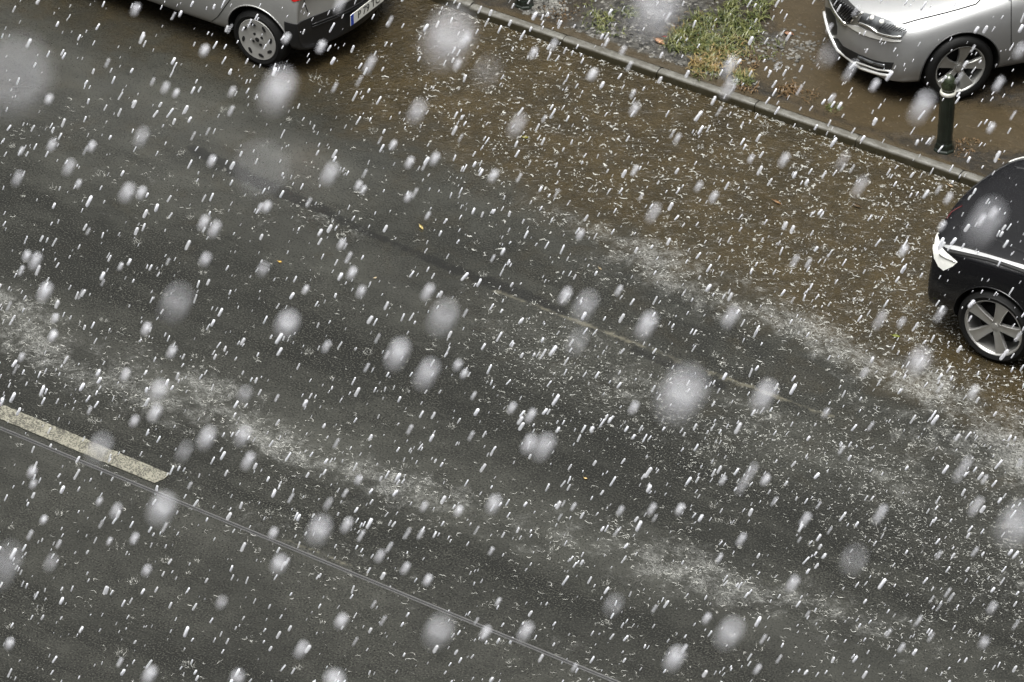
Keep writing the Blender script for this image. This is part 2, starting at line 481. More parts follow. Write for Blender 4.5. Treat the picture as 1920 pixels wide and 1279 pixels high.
def build_kerb():
    bm = bmesh.new()
    prof = [(0, -.03), (0, .058), (.004, .070), (.012, .079), (.024, .084), (.040, .086), (.085, .086), (.094, .080), (.10, .06), (.10, -.03)]
    x = -60.0
    joints = []
    while x < 60:
        L = 1.0 + .02 * random.uniform(-1, 1)
        if -7 < x < 7: joints.append(x)
        dy = random.uniform(-.004, .004); dz = random.uniform(-.003, .003)
        if x < -3.2: dy += .022; dz += .006
        tilt = random.uniform(-.004, .004)
        rings = []
        nn = 24
        for i in range(nn + 1):
            u = i / nn; xx = x + .004 + (L - .008) * u
            e = .004 if i in (0, nn) else 0
            rings.append([bm.verts.new((xx, KERB_Y + dy + px + (e if px < .05 else -e) + .0025 * noise.noise(V3((xx * 5, px * 30, 1))),
                          pz + dz + tilt * (u - .5) - (e if pz > .05 else 0) + (.003 * noise.noise(V3((xx * 7, px * 40, 7))) - .012 * max(0, noise.noise(V3((xx * 11, px * 9, 3))) - .28) if pz > 0 else 0))) for px, pz in prof])
        for i in range(nn):
            for k in range(len(prof) - 1):
                bm.faces.new((rings[i][k], rings[i + 1][k], rings[i + 1][k + 1], rings[i][k + 1]))
        bm.faces.new(rings[0][::-1] if False else rings[0]); bm.faces.new(rings[-1][::-1])
        x += L
    bmesh.ops.recalc_face_normals(bm, faces=bm.faces)
    tag(obj('kerb', bm, M['kerb'], angle=50), kind='structure')

def build_marking():
    # broken centre line: one dash ends inside the picture, others lie along the street outside it
    bm = bmesh.new()
    y0, y1 = -3.105, -2.945
    for xe in (-1.3 + 9 * k for k in range(-5, 6)):
        n = 60; L = 3.0
        if xe > 0 and xe < 8: xe += 3
        rows = []
        for i in range(n + 1):
            x = xe - L + L * i / n
            jit = lambda s: .010 * noise.noise(V3((x * 22, s, 0))) + .006 * noise.noise(V3((x * 61, s, 4)))
            rows.append([bm.verts.new((x + (.02 if i == n else 0) * (1 if s else -.6), y + jit(y), .0085)) for s, y in ((0, y0), (1, (y0 + y1) / 2), (1, y1))])
        for i in range(n):
            for k in range(2):
                bm.faces.new((rows[i][k], rows[i + 1][k], rows[i + 1][k + 1], rows[i][k + 1]))
    tag(obj('lane_marking', bm, M['marking']), kind='structure')

def build_ground():
    bm = bmesh.new()
    r = 1500
    ring = [bm.verts.new((r * cos(2 * pi * k / 64), r * sin(2 * pi * k / 64), -.05)) for k in range(64)]
    bm.faces.new(ring)
    tag(obj('ground', bm, M['earth'], smooth=False), kind='structure')
#@SPLIT1
build_ground(); build_road(); build_verge(); build_kerb(); build_marking()

# ------------------------------------------------------------------ cars
class Car:
    def __init__(s, root, body):
        s.root = root; s.body = body
        s.mat = Matrix.Translation(root.location) @ Matrix.Rotation(root.rotation_euler.z, 4, 'Z')
        s.inv = s.mat.inverted()
        s.cam = s.inv @ CAM
    def cam_ray(s, a, b):
        d = (s.inv.to_3x3() @ ray(a, b)).normalized()
        return s.cam, d
    def side_ray(s, a, b): return V3((a, -4, b)), V3((0, 1, 0))
    def front_ray(s, a, b): return V3((-6, a, b)), V3((1, 0, 0))
    def rear_ray(s, a, b): return V3((6, a, b)), V3((-1, 0, 0))
    def screen_ray(s, a, b): return V3((-6, a, b)), V3((1, 0, 0))
    def back_ray(s, a, b): return V3((6, a, b)), V3((-1, 0, 0))
    def hit(s, fr, a, b, fallback=None):
        o, d = fr(a, b)
        loc, nor, idx, dist = s.bvh.ray_cast(o, d)
        if loc is None:
            if fallback is None:
                loc, nor, idx, dist = s.bvh.find_nearest(o + d * 30 if fr == s.cam_ray else o + d * 4)
                return None
            return fallback
        if nor.dot(d) > 0: nor = -nor
        return loc, nor
    def patch(s, name, mat, poly, fr, cell, off=.004, th=.014, parent=None, mirror=False):
        bm = bmesh.new()
        f = bm.faces.new([bm.verts.new((a, b, 0)) for a, b in poly])
        for ax in (0, 1):
            lo = min(p[ax] for p in poly); hi = max(p[ax] for p in poly)
            k = lo + cell
            while k < hi:
                no = V3((1, 0, 0)) if ax == 0 else V3((0, 1, 0))
                bmesh.ops.bisect_plane(bm, geom=bm.verts[:] + bm.edges[:] + bm.faces[:], dist=1e-6, plane_co=no * k, plane_no=no)
                k += cell
        hits = {}; miss = []
        bm.verts.index_update()
        for v in bm.verts:
            h = s.hit(fr, v.co.x, v.co.y)
            if h is None: miss.append(v)
            else: hits[v] = h
        if not hits: bm.free(); return []
        for v in miss:
            w = min(hits, key=lambda q: (q.co - v.co).length_squared)
            o_, d_ = fr(v.co.x, v.co.y); loc = hits[w][0]
            t = (loc - o_).dot(d_); p = o_ + d_ * t
            near = s.bvh.find_nearest(p)
            hits[v] = (near[0], hits[w][1])
        norm = {}
        for v in bm.verts:
            loc, nor = hits[v]
            v.co = loc + nor * off; norm[tuple(round(c, 6) for c in v.co)] = nor
        faces = bm.faces[:]
        r = bmesh.ops.extrude_face_region(bm, geom=faces)
        nv = [e for e in r['geom'] if isinstance(e, bmesh.types.BMVert)]
        for v in nv:
            nor = norm.get(tuple(round(c, 6) for c in v.co), V3((0, 0, 0)))
            v.co -= nor * th
        bmesh.ops.recalc_face_normals(bm, faces=bm.faces)
        par = parent or s.root
        outs = []
        if mirror:
            b2 = bm.copy()
            for v in b2.verts: v.co.y = -v.co.y
            bmesh.ops.reverse_faces(b2, faces=b2.faces)
        outs.append(obj(name, bm, mat, par, angle=40))
        if mirror: outs.append(obj(name, b2, mat, mirror if isinstance(mirror, bpy.types.Object) else par, angle=40))
        return outs
    def shell(s, name, mat, planes, off):
        """a cover over the part of the body on the inner side of all planes"""
        bm = bmesh.new(); bm.from_mesh(s.body.data)
        for co, no in planes:
            bmesh.ops.bisect_plane(bm, geom=bm.verts[:] + bm.edges[:] + bm.faces[:], dist=1e-6, plane_co=co, plane_no=no, clear_inner=True)
        bmesh.ops.delete(bm, geom=[f for f in bm.faces if f.material_index == 1], context='FACES')
        for f in bm.faces: f.material_index = 0
        bm.normal_update()
        nr = {v: v.normal.copy() for v in bm.verts}
        for v in bm.verts: v.co += nr[v] * off
        r = bmesh.ops.extrude_face_region(bm, geom=bm.faces[:])
        inner = [e for e in r['geom'] if isinstance(e, bmesh.types.BMVert)]
        bm.normal_update()
        for v in inner: v.co -= v.normal * (off + .012)
        bmesh.ops.recalc_face_normals(bm, faces=bm.faces)
        return obj(name, bm, mat, s.root, angle=40)
    def line(s, name, mat, pts, fr, r=.004, parent=None, off=0.0, mirror=False, step=None):
        P = []
        for (a0, b0), (a1, b1) in zip(pts, pts[1:]):
            n = max(1, int(sqrt((a1 - a0) ** 2 + (b1 - b0) ** 2) / step)) if step else 4
            for i in range(n): P.append((a0 + (a1 - a0) * i / n, b0 + (b1 - b0) * i / n))
        P.append(pts[-1])
        Q = []
        for a, b in P:
            h = s.hit(fr, a, b)
            if h: Q.append(h[0] + h[1] * off)
        if len(Q) < 2: return None
        outs = []
        for sg in ((1, -1) if mirror else (1,)):
            bm = bmesh.new()
            tube(bm, [V3((q.x, q.y * sg, q.z)) for q in Q], r, 6)
            bmesh.ops.recalc_face_normals(bm, faces=bm.faces)
            outs.append(obj(name, bm, mat, parent or s.root))
        return outs[0]

def ring_body(name, root, st, nose_bulge, tail_bulge, mats, wheels, arch_r, depth=.30):
    """st: list of stations (x, halfwidth, zbot, zshoulder, edge_y, edge_z, rail_y, rail_z, top_z, dx) front to rear.
    dx moves the flank of the ring along x so that nose and tail are round in plan."""
    bm = bmesh.new()
    R = []
    for (x, w, zb, zs, ey, ez, ry, rz, tz, dx) in st:
        half = [(0, zb, 0), (.80 * w, zb, .75), (.955 * w, zb + .06, 1), (1.0 * w, zb + .42 * (zs - zb), 1), (.985 * w, zs - .10, 1),
                (.945 * w, zs, 1), (ey, ez, .9), (ry, rz, .45), (0, tz, 0)]
        L = [bm.verts.new((x + dx * k, -y, z)) for y, z, k in half]
        Rr = [L[0]] + [bm.verts.new((x + dx * k, y, z)) for y, z, k in half[1:-1]] + [L[-1]]
        R.append((L, Rr))
    for (L0, R0), (L1, R1) in zip(R, R[1:]):
        for j in range(8):
            bm.faces.new((L0[j], L1[j], L1[j + 1], L0[j + 1]))
            bm.faces.new((R0[j], R0[j + 1], R1[j + 1], R1[j]))
    for (L, Rr), bulge in ((R[0], nose_bulge), (R[-1], tail_bulge)):
        Mx = {}
        for j in range(2, 7):
            Mx[j] = bm.verts.new((L[0].co.x + bulge * (1 if j in (2, 3, 4) else .6), 0, L[j].co.z))
        for S in (L, Rr):
            bm.faces.new((S[1], S[2], Mx[2], S[0]))
            for j in range(2, 6): bm.faces.new((S[j], S[j + 1], Mx[j + 1], Mx[j]))
            bm.faces.new((S[6], S[7], S[8], Mx[6]))
    bmesh.ops.recalc_face_normals(bm, faces=bm.faces)
    o = obj(name, bm, mats, root)
    o.parent = None
    sub = o.modifiers.new('s', 'SUBSURF'); sub.levels = 3
    dg = bpy.context.evaluated_depsgraph_get()
    ev = o.evaluated_get(dg)
    b2 = bmesh.new(); b2.from_mesh(ev.to_mesh()); bvh = BVHTree.FromBMesh(b2); b2.free(); ev.to_mesh_clear()
    cutters = []
    for (wx, wy, wz) in wheels:
        cb = bmesh.new()
        lathe(cb, [(arch_r, -.2), (arch_r, depth)], 56, 'y', (wx, wy, wz), cap=True)
        for f in cb.faces: f.material_index = 1
        bmesh.ops.recalc_face_normals(cb, faces=cb.faces)
        c = obj('cut', cb, mats); cutters.append(c)
        if wy > 0:
            for v in c.data.vertices: v.co.y = wy - (v.co.y - wy)
            c.data.flip_normals()
        md = o.modifiers.new('b', 'BOOLEAN'); md.object = c; md.operation = 'DIFFERENCE'; md.solver = 'EXACT'
    bpy.context.view_layer.update()
    dg = bpy.context.evaluated_depsgraph_get()
    me = bpy.data.meshes.new_from_object(o.evaluated_get(dg))
    o.modifiers.clear(); old = o.data; o.data = me
    me.name = name
    for c in cutters:
        cm = c.data; bpy.data.objects.remove(c); bpy.data.meshes.remove(cm)
    bpy.data.meshes.remove(old)
    me.polygons.foreach_set('use_smooth', [True] * len(me.polygons)); me.set_sharp_from_angle(angle=radians(38))
    o.parent = root
    return o, bvh

def wheel_parts(root, at, side, R, W, rim_r, rim_fn):
    """side -1: outer face looks to -y"""
    w = empty('wheel', at); w.parent = root
    if side > 0: w.rotation_euler = (0, 0, pi)
    bm = bmesh.new()
    h = W / 2
    prof = [(rim_r - .012, -h + .035), (rim_r - .006, -h + .010), (rim_r + .012, -h + .001), (rim_r + (R - rim_r) * .45, -h - .006), (R - .035, -h + .004), (R - .012, -h + .018), (R - .002, -h + .04),
            (R, 0), (R - .002, h - .04), (R - .012, h - .018), (R - .035, h - .004), (rim_r + .01, h), (rim_r - .012, h - .03)]
    lathe(bm, prof, 64, 'y')
    bmesh.ops.recalc_face_normals(bm, faces=bm.faces)
    t = obj('tyre', bm, M['tyre'], w, angle=50)
    rim_fn(w, rim_r, h)
    return w

def disc(bm, r, y, seg=48, c=(0, 0)):
    v = [bm.verts.new((c[0] + r * cos(2 * pi * k / seg), y, c[1] + r * sin(2 * pi * k / seg))) for k in range(seg)]
    bm.faces.new(v[::-1] if False else v)

def rim_alloy(mat, kind, phase):
    def fn(w, rr, h):
        y0 = -h + .012
        bm = bmesh.new()
        # lip and barrel
        lathe(bm, [(rr + .004, y0 + .02), (rr + .006, y0 - .004), (rr - .004, y0 - .008), (rr - .014, y0), (rr - .020, y0 + .02), (rr - .030, y0 + .12), (rr - .045, y0 + .16)], 72, 'y')
        rim = obj('rim', bm, mat, w, angle=45)
        b = bmesh.new()
        disc(b, rr - .012, y0 + .155)
        lathe(b, [(rr * .62, y0 + .15), (rr * .62, y0 + .10), (rr * .25, y0 + .098)], 48, 'y')
        bmesh.ops.recalc_face_normals(b, faces=b.faces)
        obj('brake', b, M['dark'], w, angle=40)
        for k in range(5):
            bm = bmesh.new()
            a = phase + k * 2 * pi / 5
            rad = V3((cos(a), 0, sin(a))); tan = V3((-sin(a), 0, cos(a)))
            if kind == 'wide':     rows = [(.035, .030, .030), (.075, .030, .022), (rr * .55, .040, .010), (rr * .80, .058, .004), (rr - .012, .074, .002)]
            else:                  rows = [(.040, .034, .022), (.080, .036, .016), (rr * .55, .042, .008), (rr * .80, .052, .002), (rr - .012, .068, .0)]
            Ls = []
            for r, hw, dy in rows:
                y = y0 + dy
                pts = [(-hw * 1.0, .034), (-hw, .008), (-hw * .86, .0), (0, .004 if kind == 'wide' else .008), (hw * .86, .0), (hw, .008), (hw, .034)]
                Ls.append([bm.verts.new(rad * sqrt(max(r * r - (t * .5) ** 2, 0)) + tan * t + V3((0, y + d, 0))) for t, d in pts])
            for r0, r1 in zip(Ls, Ls[1:]):
                for i in range(6): bm.faces.new((r0[i], r0[i + 1], r1[i + 1], r1[i]))
            bm.faces.new(Ls[0]); bm.faces.new(Ls[-1][::-1])
            bmesh.ops.recalc_face_normals(bm, faces=bm.faces)
            obj('spoke', bm, mat, w, angle=35)
        bm = bmesh.new()
        lathe(bm, [(.056, y0 + .06), (.054, y0 + .034), (.046, y0 + .028), (.032, y0 + .028), (.030, y0 + .018), (.0005, y0 + .015)], 32, 'y')
        bmesh.ops.recalc_face_normals(bm, faces=bm.faces)
        obj('hub', bm, mat, w, angle=35)
    return fn

def rim_hubcap(w, rr, h):
    y0 = -h - .004
    bm = bmesh.new()
    prof = [(rr + .012, y0 + .035), (rr + .012, y0 + .010), (rr + .004, y0 + .002), (rr - .010, y0 + .004), (rr * .80, y0 + .004), (rr * .55, y0 + .012), (rr * .32, y0 + .016), (rr * .2, y0 + .008), (.0005, y0 + .006)]
    lathe(bm, prof, 72, 'y')
    cap = obj('hubcap', bm, M['hubcap'], w, angle=50)
    def slot(name, pts, y):
        bm = bmesh.new()
        lo = [bm.verts.new((x, y + .01, z)) for x, z in pts]; hi = [bm.verts.new((x, y, z)) for x, z in pts]
        bm.faces.new(hi); n = len(pts)
        for i in range(n): bm.faces.new((lo[i], lo[(i + 1) % n], hi[(i + 1) % n], hi[i]))
        bmesh.ops.recalc_face_normals(bm, faces=bm.faces)
        obj(name, bm, M['seam'], w, smooth=False)
    for k in range(8):
        a = k * 2 * pi / 8 + .25
        pts = []
        for q in range(14):
            th = 2 * pi * q / 14
            u = .030 * cos(th); v = .0145 * sin(th)
            c, s_ = cos(a + pi / 2 - .45), sin(a + pi / 2 - .45)
            pts.append((rr * .80 * cos(a) + u * c - v * s_, rr * .80 * sin(a) + u * s_ + v * c))
        slot('cooling_slot', pts, y0 + .0005)
    for k in range(4):
        a = k * pi / 2 + .6
        slot('bolt_hole', [(.055 * cos(a) + .014 * cos(t), .055 * sin(a) + .014 * sin(t)) for t in [2 * pi * q / 12 for q in range(12)]], y0 + .009)
    slot('hubcap_badge', [(.022 * cos(t), .022 * sin(t)) for t in [2 * pi * q / 16 for q in range(16)]], y0 + .0045)

def windows(car, side_polys, screen, back):
    for p in side_polys: car.patch('side_window', M['glass'], p, car.side_ray, .12, .004, .010, mirror=True)
    if screen: car.patch('windscreen', M['glass'], screen, car.screen_ray, .12, .004, .010)
    if back: car.patch('rear_window', M['glass'], back, car.back_ray, .12, .004, .010)

def arch_lip(car, wx, wz, r, mat, y=-1):
    for sgn in (-1, 1):
        Q = []
        for k in range(33):
            a = radians(-12) + radians(204) * k / 32
            o_ = V3((wx + r * cos(a), sgn * 3, wz + r * sin(a)))
            h = car.bvh.ray_cast(o_, V3((0, -sgn, 0)))
            if h[0] is not None and wz + r * sin(a) > .2: Q.append(h[0] + V3((0, sgn * .001, 0)))
        if len(Q) > 3:
            bm = bmesh.new(); tube(bm, Q, .007, 6); obj('arch_lip', bm, mat, car.root)

# ---- silver hatchback, tail towards us, parked along the kerb
def silver_car():
    wc = ground(483, 74, .28)
    fo, L, hw, wb = .74, 3.86, .825, 2.45
    ro = L - fo - wb
    X = lambda x: x - L / 2
    root = empty('hatchback', (wc.x - (L / 2 - ro), wc.y + hw - .015, 0))
    tag(root, 'silver hatchback with black bumper and white number plate, parked against the kerb', 'car')
    st = [  # x, w, zb, zs, ey, ez, ry, rz, tz, dx
        (X(0.02), .72, .20, .55, .60, .62, .35, .66, .68, .30),
        (X(.10), .76, .19, .60, .66, .68, .40, .72, .74, .26),
        (X(.45), .81, .18, .70, .70, .78, .45, .83, .86, .06),
        (X(.90), .825, .18, .76, .72, .84, .48, .91, .94, 0),
        (X(1.05), .825, .18, .79, .75, .87, .52, .98, 1.0, 0),
        (X(1.70), .83, .18, .84, .77, .90, .56, 1.36, 1.41, 0),
        (X(2.30), .83, .18, .87, .77, .92, .57, 1.41, 1.45, 0),
        (X(3.00), .825, .18, .89, .76, .94, .56, 1.38, 1.42, 0),
        (X(3.45), .815, .20, .89, .74, .95, .53, 1.28, 1.32, -.02),
        (X(3.70), .80, .22, .86, .72, .93, .52, 1.02, 1.06, -.10),
        (X(3.82), .78, .24, .78, .68, .86, .48, .92, .95, -.20),
        (X(3.85), .74, .26, .66, .62, .78, .42, .84, .86, -.26)]
    wz, wf, wr = .28, X(fo), X(L - ro)
    body, bvh = ring_body('body', root, st, -.06, .05, [M['silver'], M['dark']], [(wf, -hw, wz), (wf, hw, wz), (wr, -hw, wz), (wr, hw, wz)], .335)
    car = Car(root, body); car.bvh = bvh
    for x in (wf, wr):
        for s_ in (-1, 1):
            wheel_parts(root, (x, s_ * (hw - .095), wz), s_, .283, .175, .195, rim_hubcap)
        arch_lip(car, x, wz, .340, M['silver'])
    cr = car.cam_ray
    # black rear bumper, wrapped round the tail: cut from the side and from behind
    zt = .565
    car.shell('bumper', M['plastic'], [((wr + .30, 0, 0), (1, 0, 0)), ((0, 0, zt), (0, 0, -1))], .010)
    for z in (.47, .495): car.line('bumper_ridge', M['plastic'], [(-.62, z), (-.30, z), (0, z), (.30, z), (.62, z)], car.rear_ray, .007, off=.013, step=.05, parent=root)
    # number plate standing in the bumper
    pz = .345
    h = bvh.ray_cast(V3((6, 0, pz + .055)), V3((-1, 0, 0)))
    px = h[0].x + .020
    bm = bmesh.new(); box(bm, px, px + .006, -.26, .26, pz, pz + .112)
    pl = obj('number_plate', bm, M['plate'], root, smooth=False)
    bm = bmesh.new(); box(bm, px + .0062, px + .0082, -.259, -.217, pz + .002, pz + .110); obj('blue_band', bm, M['plate_blue'], pl, smooth=False)
    cu = bpy.data.curves.new('plate_text', 'FONT'); cu.body = 'P 79 TC'; cu.size = .105; cu.align_x = 'CENTER'; cu.align_y = 'CENTER'; cu.extrude = .001
    to = bpy.data.objects.new('tmp', cu); COL.objects.link(to)
    bpy.context.view_layer.update()
    me = bpy.data.meshes.new_from_object(to.evaluated_get(bpy.context.evaluated_depsgraph_get()))
    bpy.data.objects.remove(to); bpy.data.curves.remove(cu)
    mt = Matrix(((0, 0, 1, px + .0078), (1, 0, 0, .022), (0, 1, 0, pz + .056), (0, 0, 0, 1)))
    me.transform(mt); me.materials.clear(); me.materials.append(M['ink'])
    tx = bpy.data.objects.new('plate_lettering', me); COL.objects.link(tx); tx.parent = pl
    # tail lamps, doors, windows
    car.patch('tail_lamp', M['red_lamp'], catmull([(535, -60), (560, -70), (590, -40), (572, -8), (556, 2), (545, -4)], 4, True), cr, 8, .006, .02, mirror=True)
    car.line('tailgate_gap', M['seam'], [(574, -12), (570, 2), (573, 12), (577, 22)], cr, .0045, step=4, parent=root)
    for pts in ([(440, -20), (431, 0), (418, 18), (408, 32), (397, 40), (384, 44)], [(384, 44), (340, 32), (280, 14), (217, -4), (100, -40)], [(272, -40), (275, 0), (278, 14)]):
        car.line('door_gap', M['seam'], pts, cr, .0045, step=5, mirror=True, parent=root)
    car.line('sill_trim', M['silver'], [(384, 48), (340, 36), (280, 18), (217, 0), (100, -36)], cr, .011, off=.003, step=6, mirror=True, parent=root)
    windows(car, [[(X(1.45), .93), (X(1.85), 1.28), (X(2.25), 1.33), (X(2.25), .95)], [(X(2.33), .95), (X(2.33), 1.33), (X(2.9), 1.29), (X(3.1), 1.0)]],
            [(-.58, 1.03), (-.48, 1.33), (.48, 1.33), (.58, 1.03)], [(-.52, 1.0), (-.44, 1.24), (.44, 1.24), (.52, 1.0)])
    return car

# ---- grey car on the verge, front towards us
def grey_car():
    wc = ground(1801, 131, VZ + .325)
    yaw = radians(51.7)
    fo, L, hw, wb = .93, 4.70, .91, 2.80
    X = lambda x: x - L / 2
    loc = V3((wc.x, wc.y, 0)) - Matrix.Rotation(yaw, 3, 'Z') @ V3((X(fo), -hw + .02, 0))
    root = empty('estate_car', (loc.x, loc.y, VZ), yaw)
    tag(root, 'grey car with a pale shining bonnet, chrome grille and five-spoke wheels, standing behind the bollard', 'car')
    st = [
        (X(0.02), .78, .20, .54, .66, .66, .40, .71, .725, .34),
        (X(.10), .82, .18, .57, .72, .70, .44, .76, .78, .30),
        (X(.42), .89, .17, .66, .78, .76, .50, .835, .855, .10),
        (X(.95), .905, .17, .75, .80, .845, .54, .925, .94, 0),
        (X(1.45), .91, .17, .80, .82, .90, .58, 1.0, 1.01, 0),
        (X(2.05), .91, .17, .86, .83, .94, .60, 1.36, 1.41, 0),
        (X(2.70), .91, .17, .89, .83, .96, .61, 1.43, 1.47, 0),
        (X(3.60), .905, .18, .92, .82, .98, .60, 1.40, 1.44, 0),
        (X(4.20), .89, .20, .93, .80, .98, .58, 1.30, 1.35, -.04),
        (X(4.52), .86, .24, .88, .76, .95, .54, 1.02, 1.06, -.14),
        (X(4.66), .82, .26, .80, .70, .88, .48, .94, .96, -.24),
        (X(4.69), .78, .28, .70, .64, .80, .42, .86, .88, -.30)]
    wz, wf, wr = .325, X(fo), X(fo + wb)
    body, bvh = ring_body('body', root, st, -.08, .05, [M['grey'], M['dark']], [(wf, -hw, wz), (wf, hw, wz), (wr, -hw, wz), (wr, hw, wz)], .365)
    car = Car(root, body); car.bvh = bvh
    for x in (wf, wr):
        for s_ in (-1, 1):
            wheel_parts(root, (x, s_ * (hw - .115), wz), s_, .328, .20, .235, rim_alloy(M['alloy_dark'], 'wide', radians(5)))
        arch_lip(car, x, wz, .370, M['grey_flare'])
    cr = car.cam_ray
    q = lambda pts: [(1540 + x / 8, y / 8) for x, y in pts]      # read off an enlargement of the photograph
    lamp = car.patch('headlamp', M['lamp'], q([(650, 195), (800, 235), (1000, 305), (1200, 365), (1340, 390), (1280, 480), (1215, 560), (1080, 550), (930, 505), (830, 470), (700, 390), (560, 320), (600, 250)]), cr, 5, .006, .02, mirror=True)
    for lo in lamp[:1]:
        car.line('chrome_strip', M['chrome'], q([(565, 325), (700, 380), (770, 420), (850, 485), (960, 520), (1080, 548), (1205, 555)]), cr, .011, off=.012, step=4, parent=lo)
        for c in ((905, 325), (1150, 390), (760, 265)):
            hh = car.hit(cr, 1540 + c[0] / 8, c[1] / 8)
            if not hh: continue
            bm = bmesh.new()
            bmesh.ops.create_uvsphere(bm, u_segments=16, v_segments=8, radius=.026, matrix=Matrix.Translation(hh[0] - hh[1] * .008))
            obj('lamp_projector', bm, M['lamp_white'], lo)
        for i in range(9):
            x0 = 880 + i * 40
            car.line('lamp_rib', M['seam'], q([(x0, 420 + i * 8), (x0 + 90, 350 + i * 10)]), cr, .004, off=.009, step=4, parent=lo)
    # grille with upright slats, chrome frame
    gp = q([(180, -60), (330, -90), (420, 20), (520, 120), (610, 200), (500, 250), (440, 345), (370, 360), (300, 260), (210, 130), (140, -20)])
    gr = car.patch('grille', M['seam'], gp, cr, 5, .004, .02)
    for i in range(11):
        t = i / 10
        x0, y0 = 250 + 330 * t, -20 + 215 * t; x1, y1 = 180 + 230 * t, 50 + 290 * t
        car.line('slat', M['plastic'], q([(x0, y0), ((x0 + x1) / 2 - 12, (y0 + y1) / 2 + 10), (x1, y1)]), cr, .008, off=.010, step=3, parent=gr[0] if gr else root)
    car.line('grille_frame', M['chrome'], q([(110, -60), (200, 130), (260, 230), (345, 335), (385, 360)]), cr, .018, off=.010, step=4, parent=gr[0] if gr else root)
    car.line('grille_frame', M['chrome'], q([(455, 330), (500, 255), (600, 205), (640, 195)]), cr, .010, off=.008, step=4, parent=gr[0] if gr else root)
    # bumper with intake, fog lamp strips and chrome lip
    shelf = q([(370, 365), (430, 370), (560, 395), (690, 455), (820, 515), (960, 560), (1090, 595), (1205, 605), (1195, 628), (1060, 625), (900, 600), (740, 560), (600, 510), (480, 440)])
    car.patch('bumper_shelf', M['chrome_soft'], shelf, cr, 5, .006, .02)
    inta = car.patch('lower_intake', M['seam'], q([(150, 560), (250, 580), (330, 690), (420, 740), (560, 810), (760, 890), (920, 930), (1090, 940), (1020, 1105), (880, 1085), (700, 1020), (540, 940), (400, 860), (300, 800), (200, 690)]), cr, 5, .004, .02)
    bm = bmesh.new()
    car.line('fog_strip', M['chrome_soft'], q([(530, 925), (700, 985), (860, 1040), (1030, 1060)]), cr, .009, off=.008, step=4, parent=inta[0] if inta else root)
    car.line('fog_lamp', M['lamp'], q([(560, 850), (760, 935), (960, 985)]), cr, .016, off=.004, step=4, parent=inta[0] if inta else root)
    car.line('bumper_lip', M['chrome_soft'], q([(20, 60), (60, 220), (110, 430), (170, 580), (240, 720), (350, 900), (500, 970), (620, 1020), (760, 1070), (900, 1110), (1020, 1128)]), cr, .017, off=.006, step=4, parent=root)
    car.patch('centre_intake', M['plastic'], q([(60, 100), (130, 130), (210, 260), (240, 400), (235, 520), (150, 540), (90, 380)]), cr, 5, .004, .015)
    car.line('panel_gap', M['seam'], [(1690, 46), (1725, 36), (1770, 25), (1800, 17), (1830, 8), (1846, -8)], cr, .006, off=.003, step=4, mirror=True, parent=root)
    car.line('panel_gap', M['seam'], [(1896, -12), (1896, 40), (1896, 88)], cr, .0045, step=5, mirror=True, parent=root)
    car.line('sill_trim', M['plastic'], [(1884, 126), (1905, 122), (1960, 108), (2100, 75)], cr, .02, off=.0, step=8, mirror=True, parent=root)
    windows(car, [[(X(1.75), .98), (X(2.2), 1.28), (X(2.65), 1.34), (X(2.65), 1.0)], [(X(2.73), 1.0), (X(2.73), 1.34), (X(3.5), 1.33), (X(3.6), 1.02)], [(X(3.68), 1.03), (X(3.6), 1.32), (X(4.0), 1.25), (X(4.2), 1.05)]],
            [(-.64, 1.05), (-.52, 1.34), (.52, 1.34), (.64, 1.05)], [(-.54, 1.04), (-.48, 1.26), (.48, 1.26), (.54, 1.04)])
    car.patch('tail_lamp', M['red_lamp'], [(X(4.45), .72), (X(4.45), .86), (X(4.6), .88), (X(4.6), .74)], car.side_ray, .05, .005, .015, mirror=True)
    for s_ in (-1, 1):
        bm = bmesh.new()
        bmesh.ops.create_uvsphere(bm, u_segments=16, v_segments=10, radius=1, matrix=Matrix.Translation((X(1.85), s_ * .99, 1.03)) @ Matrix.Diagonal((.06, .10, .07, 1)))
        obj('wing_mirror', bm, M['grey'], root)
    return car

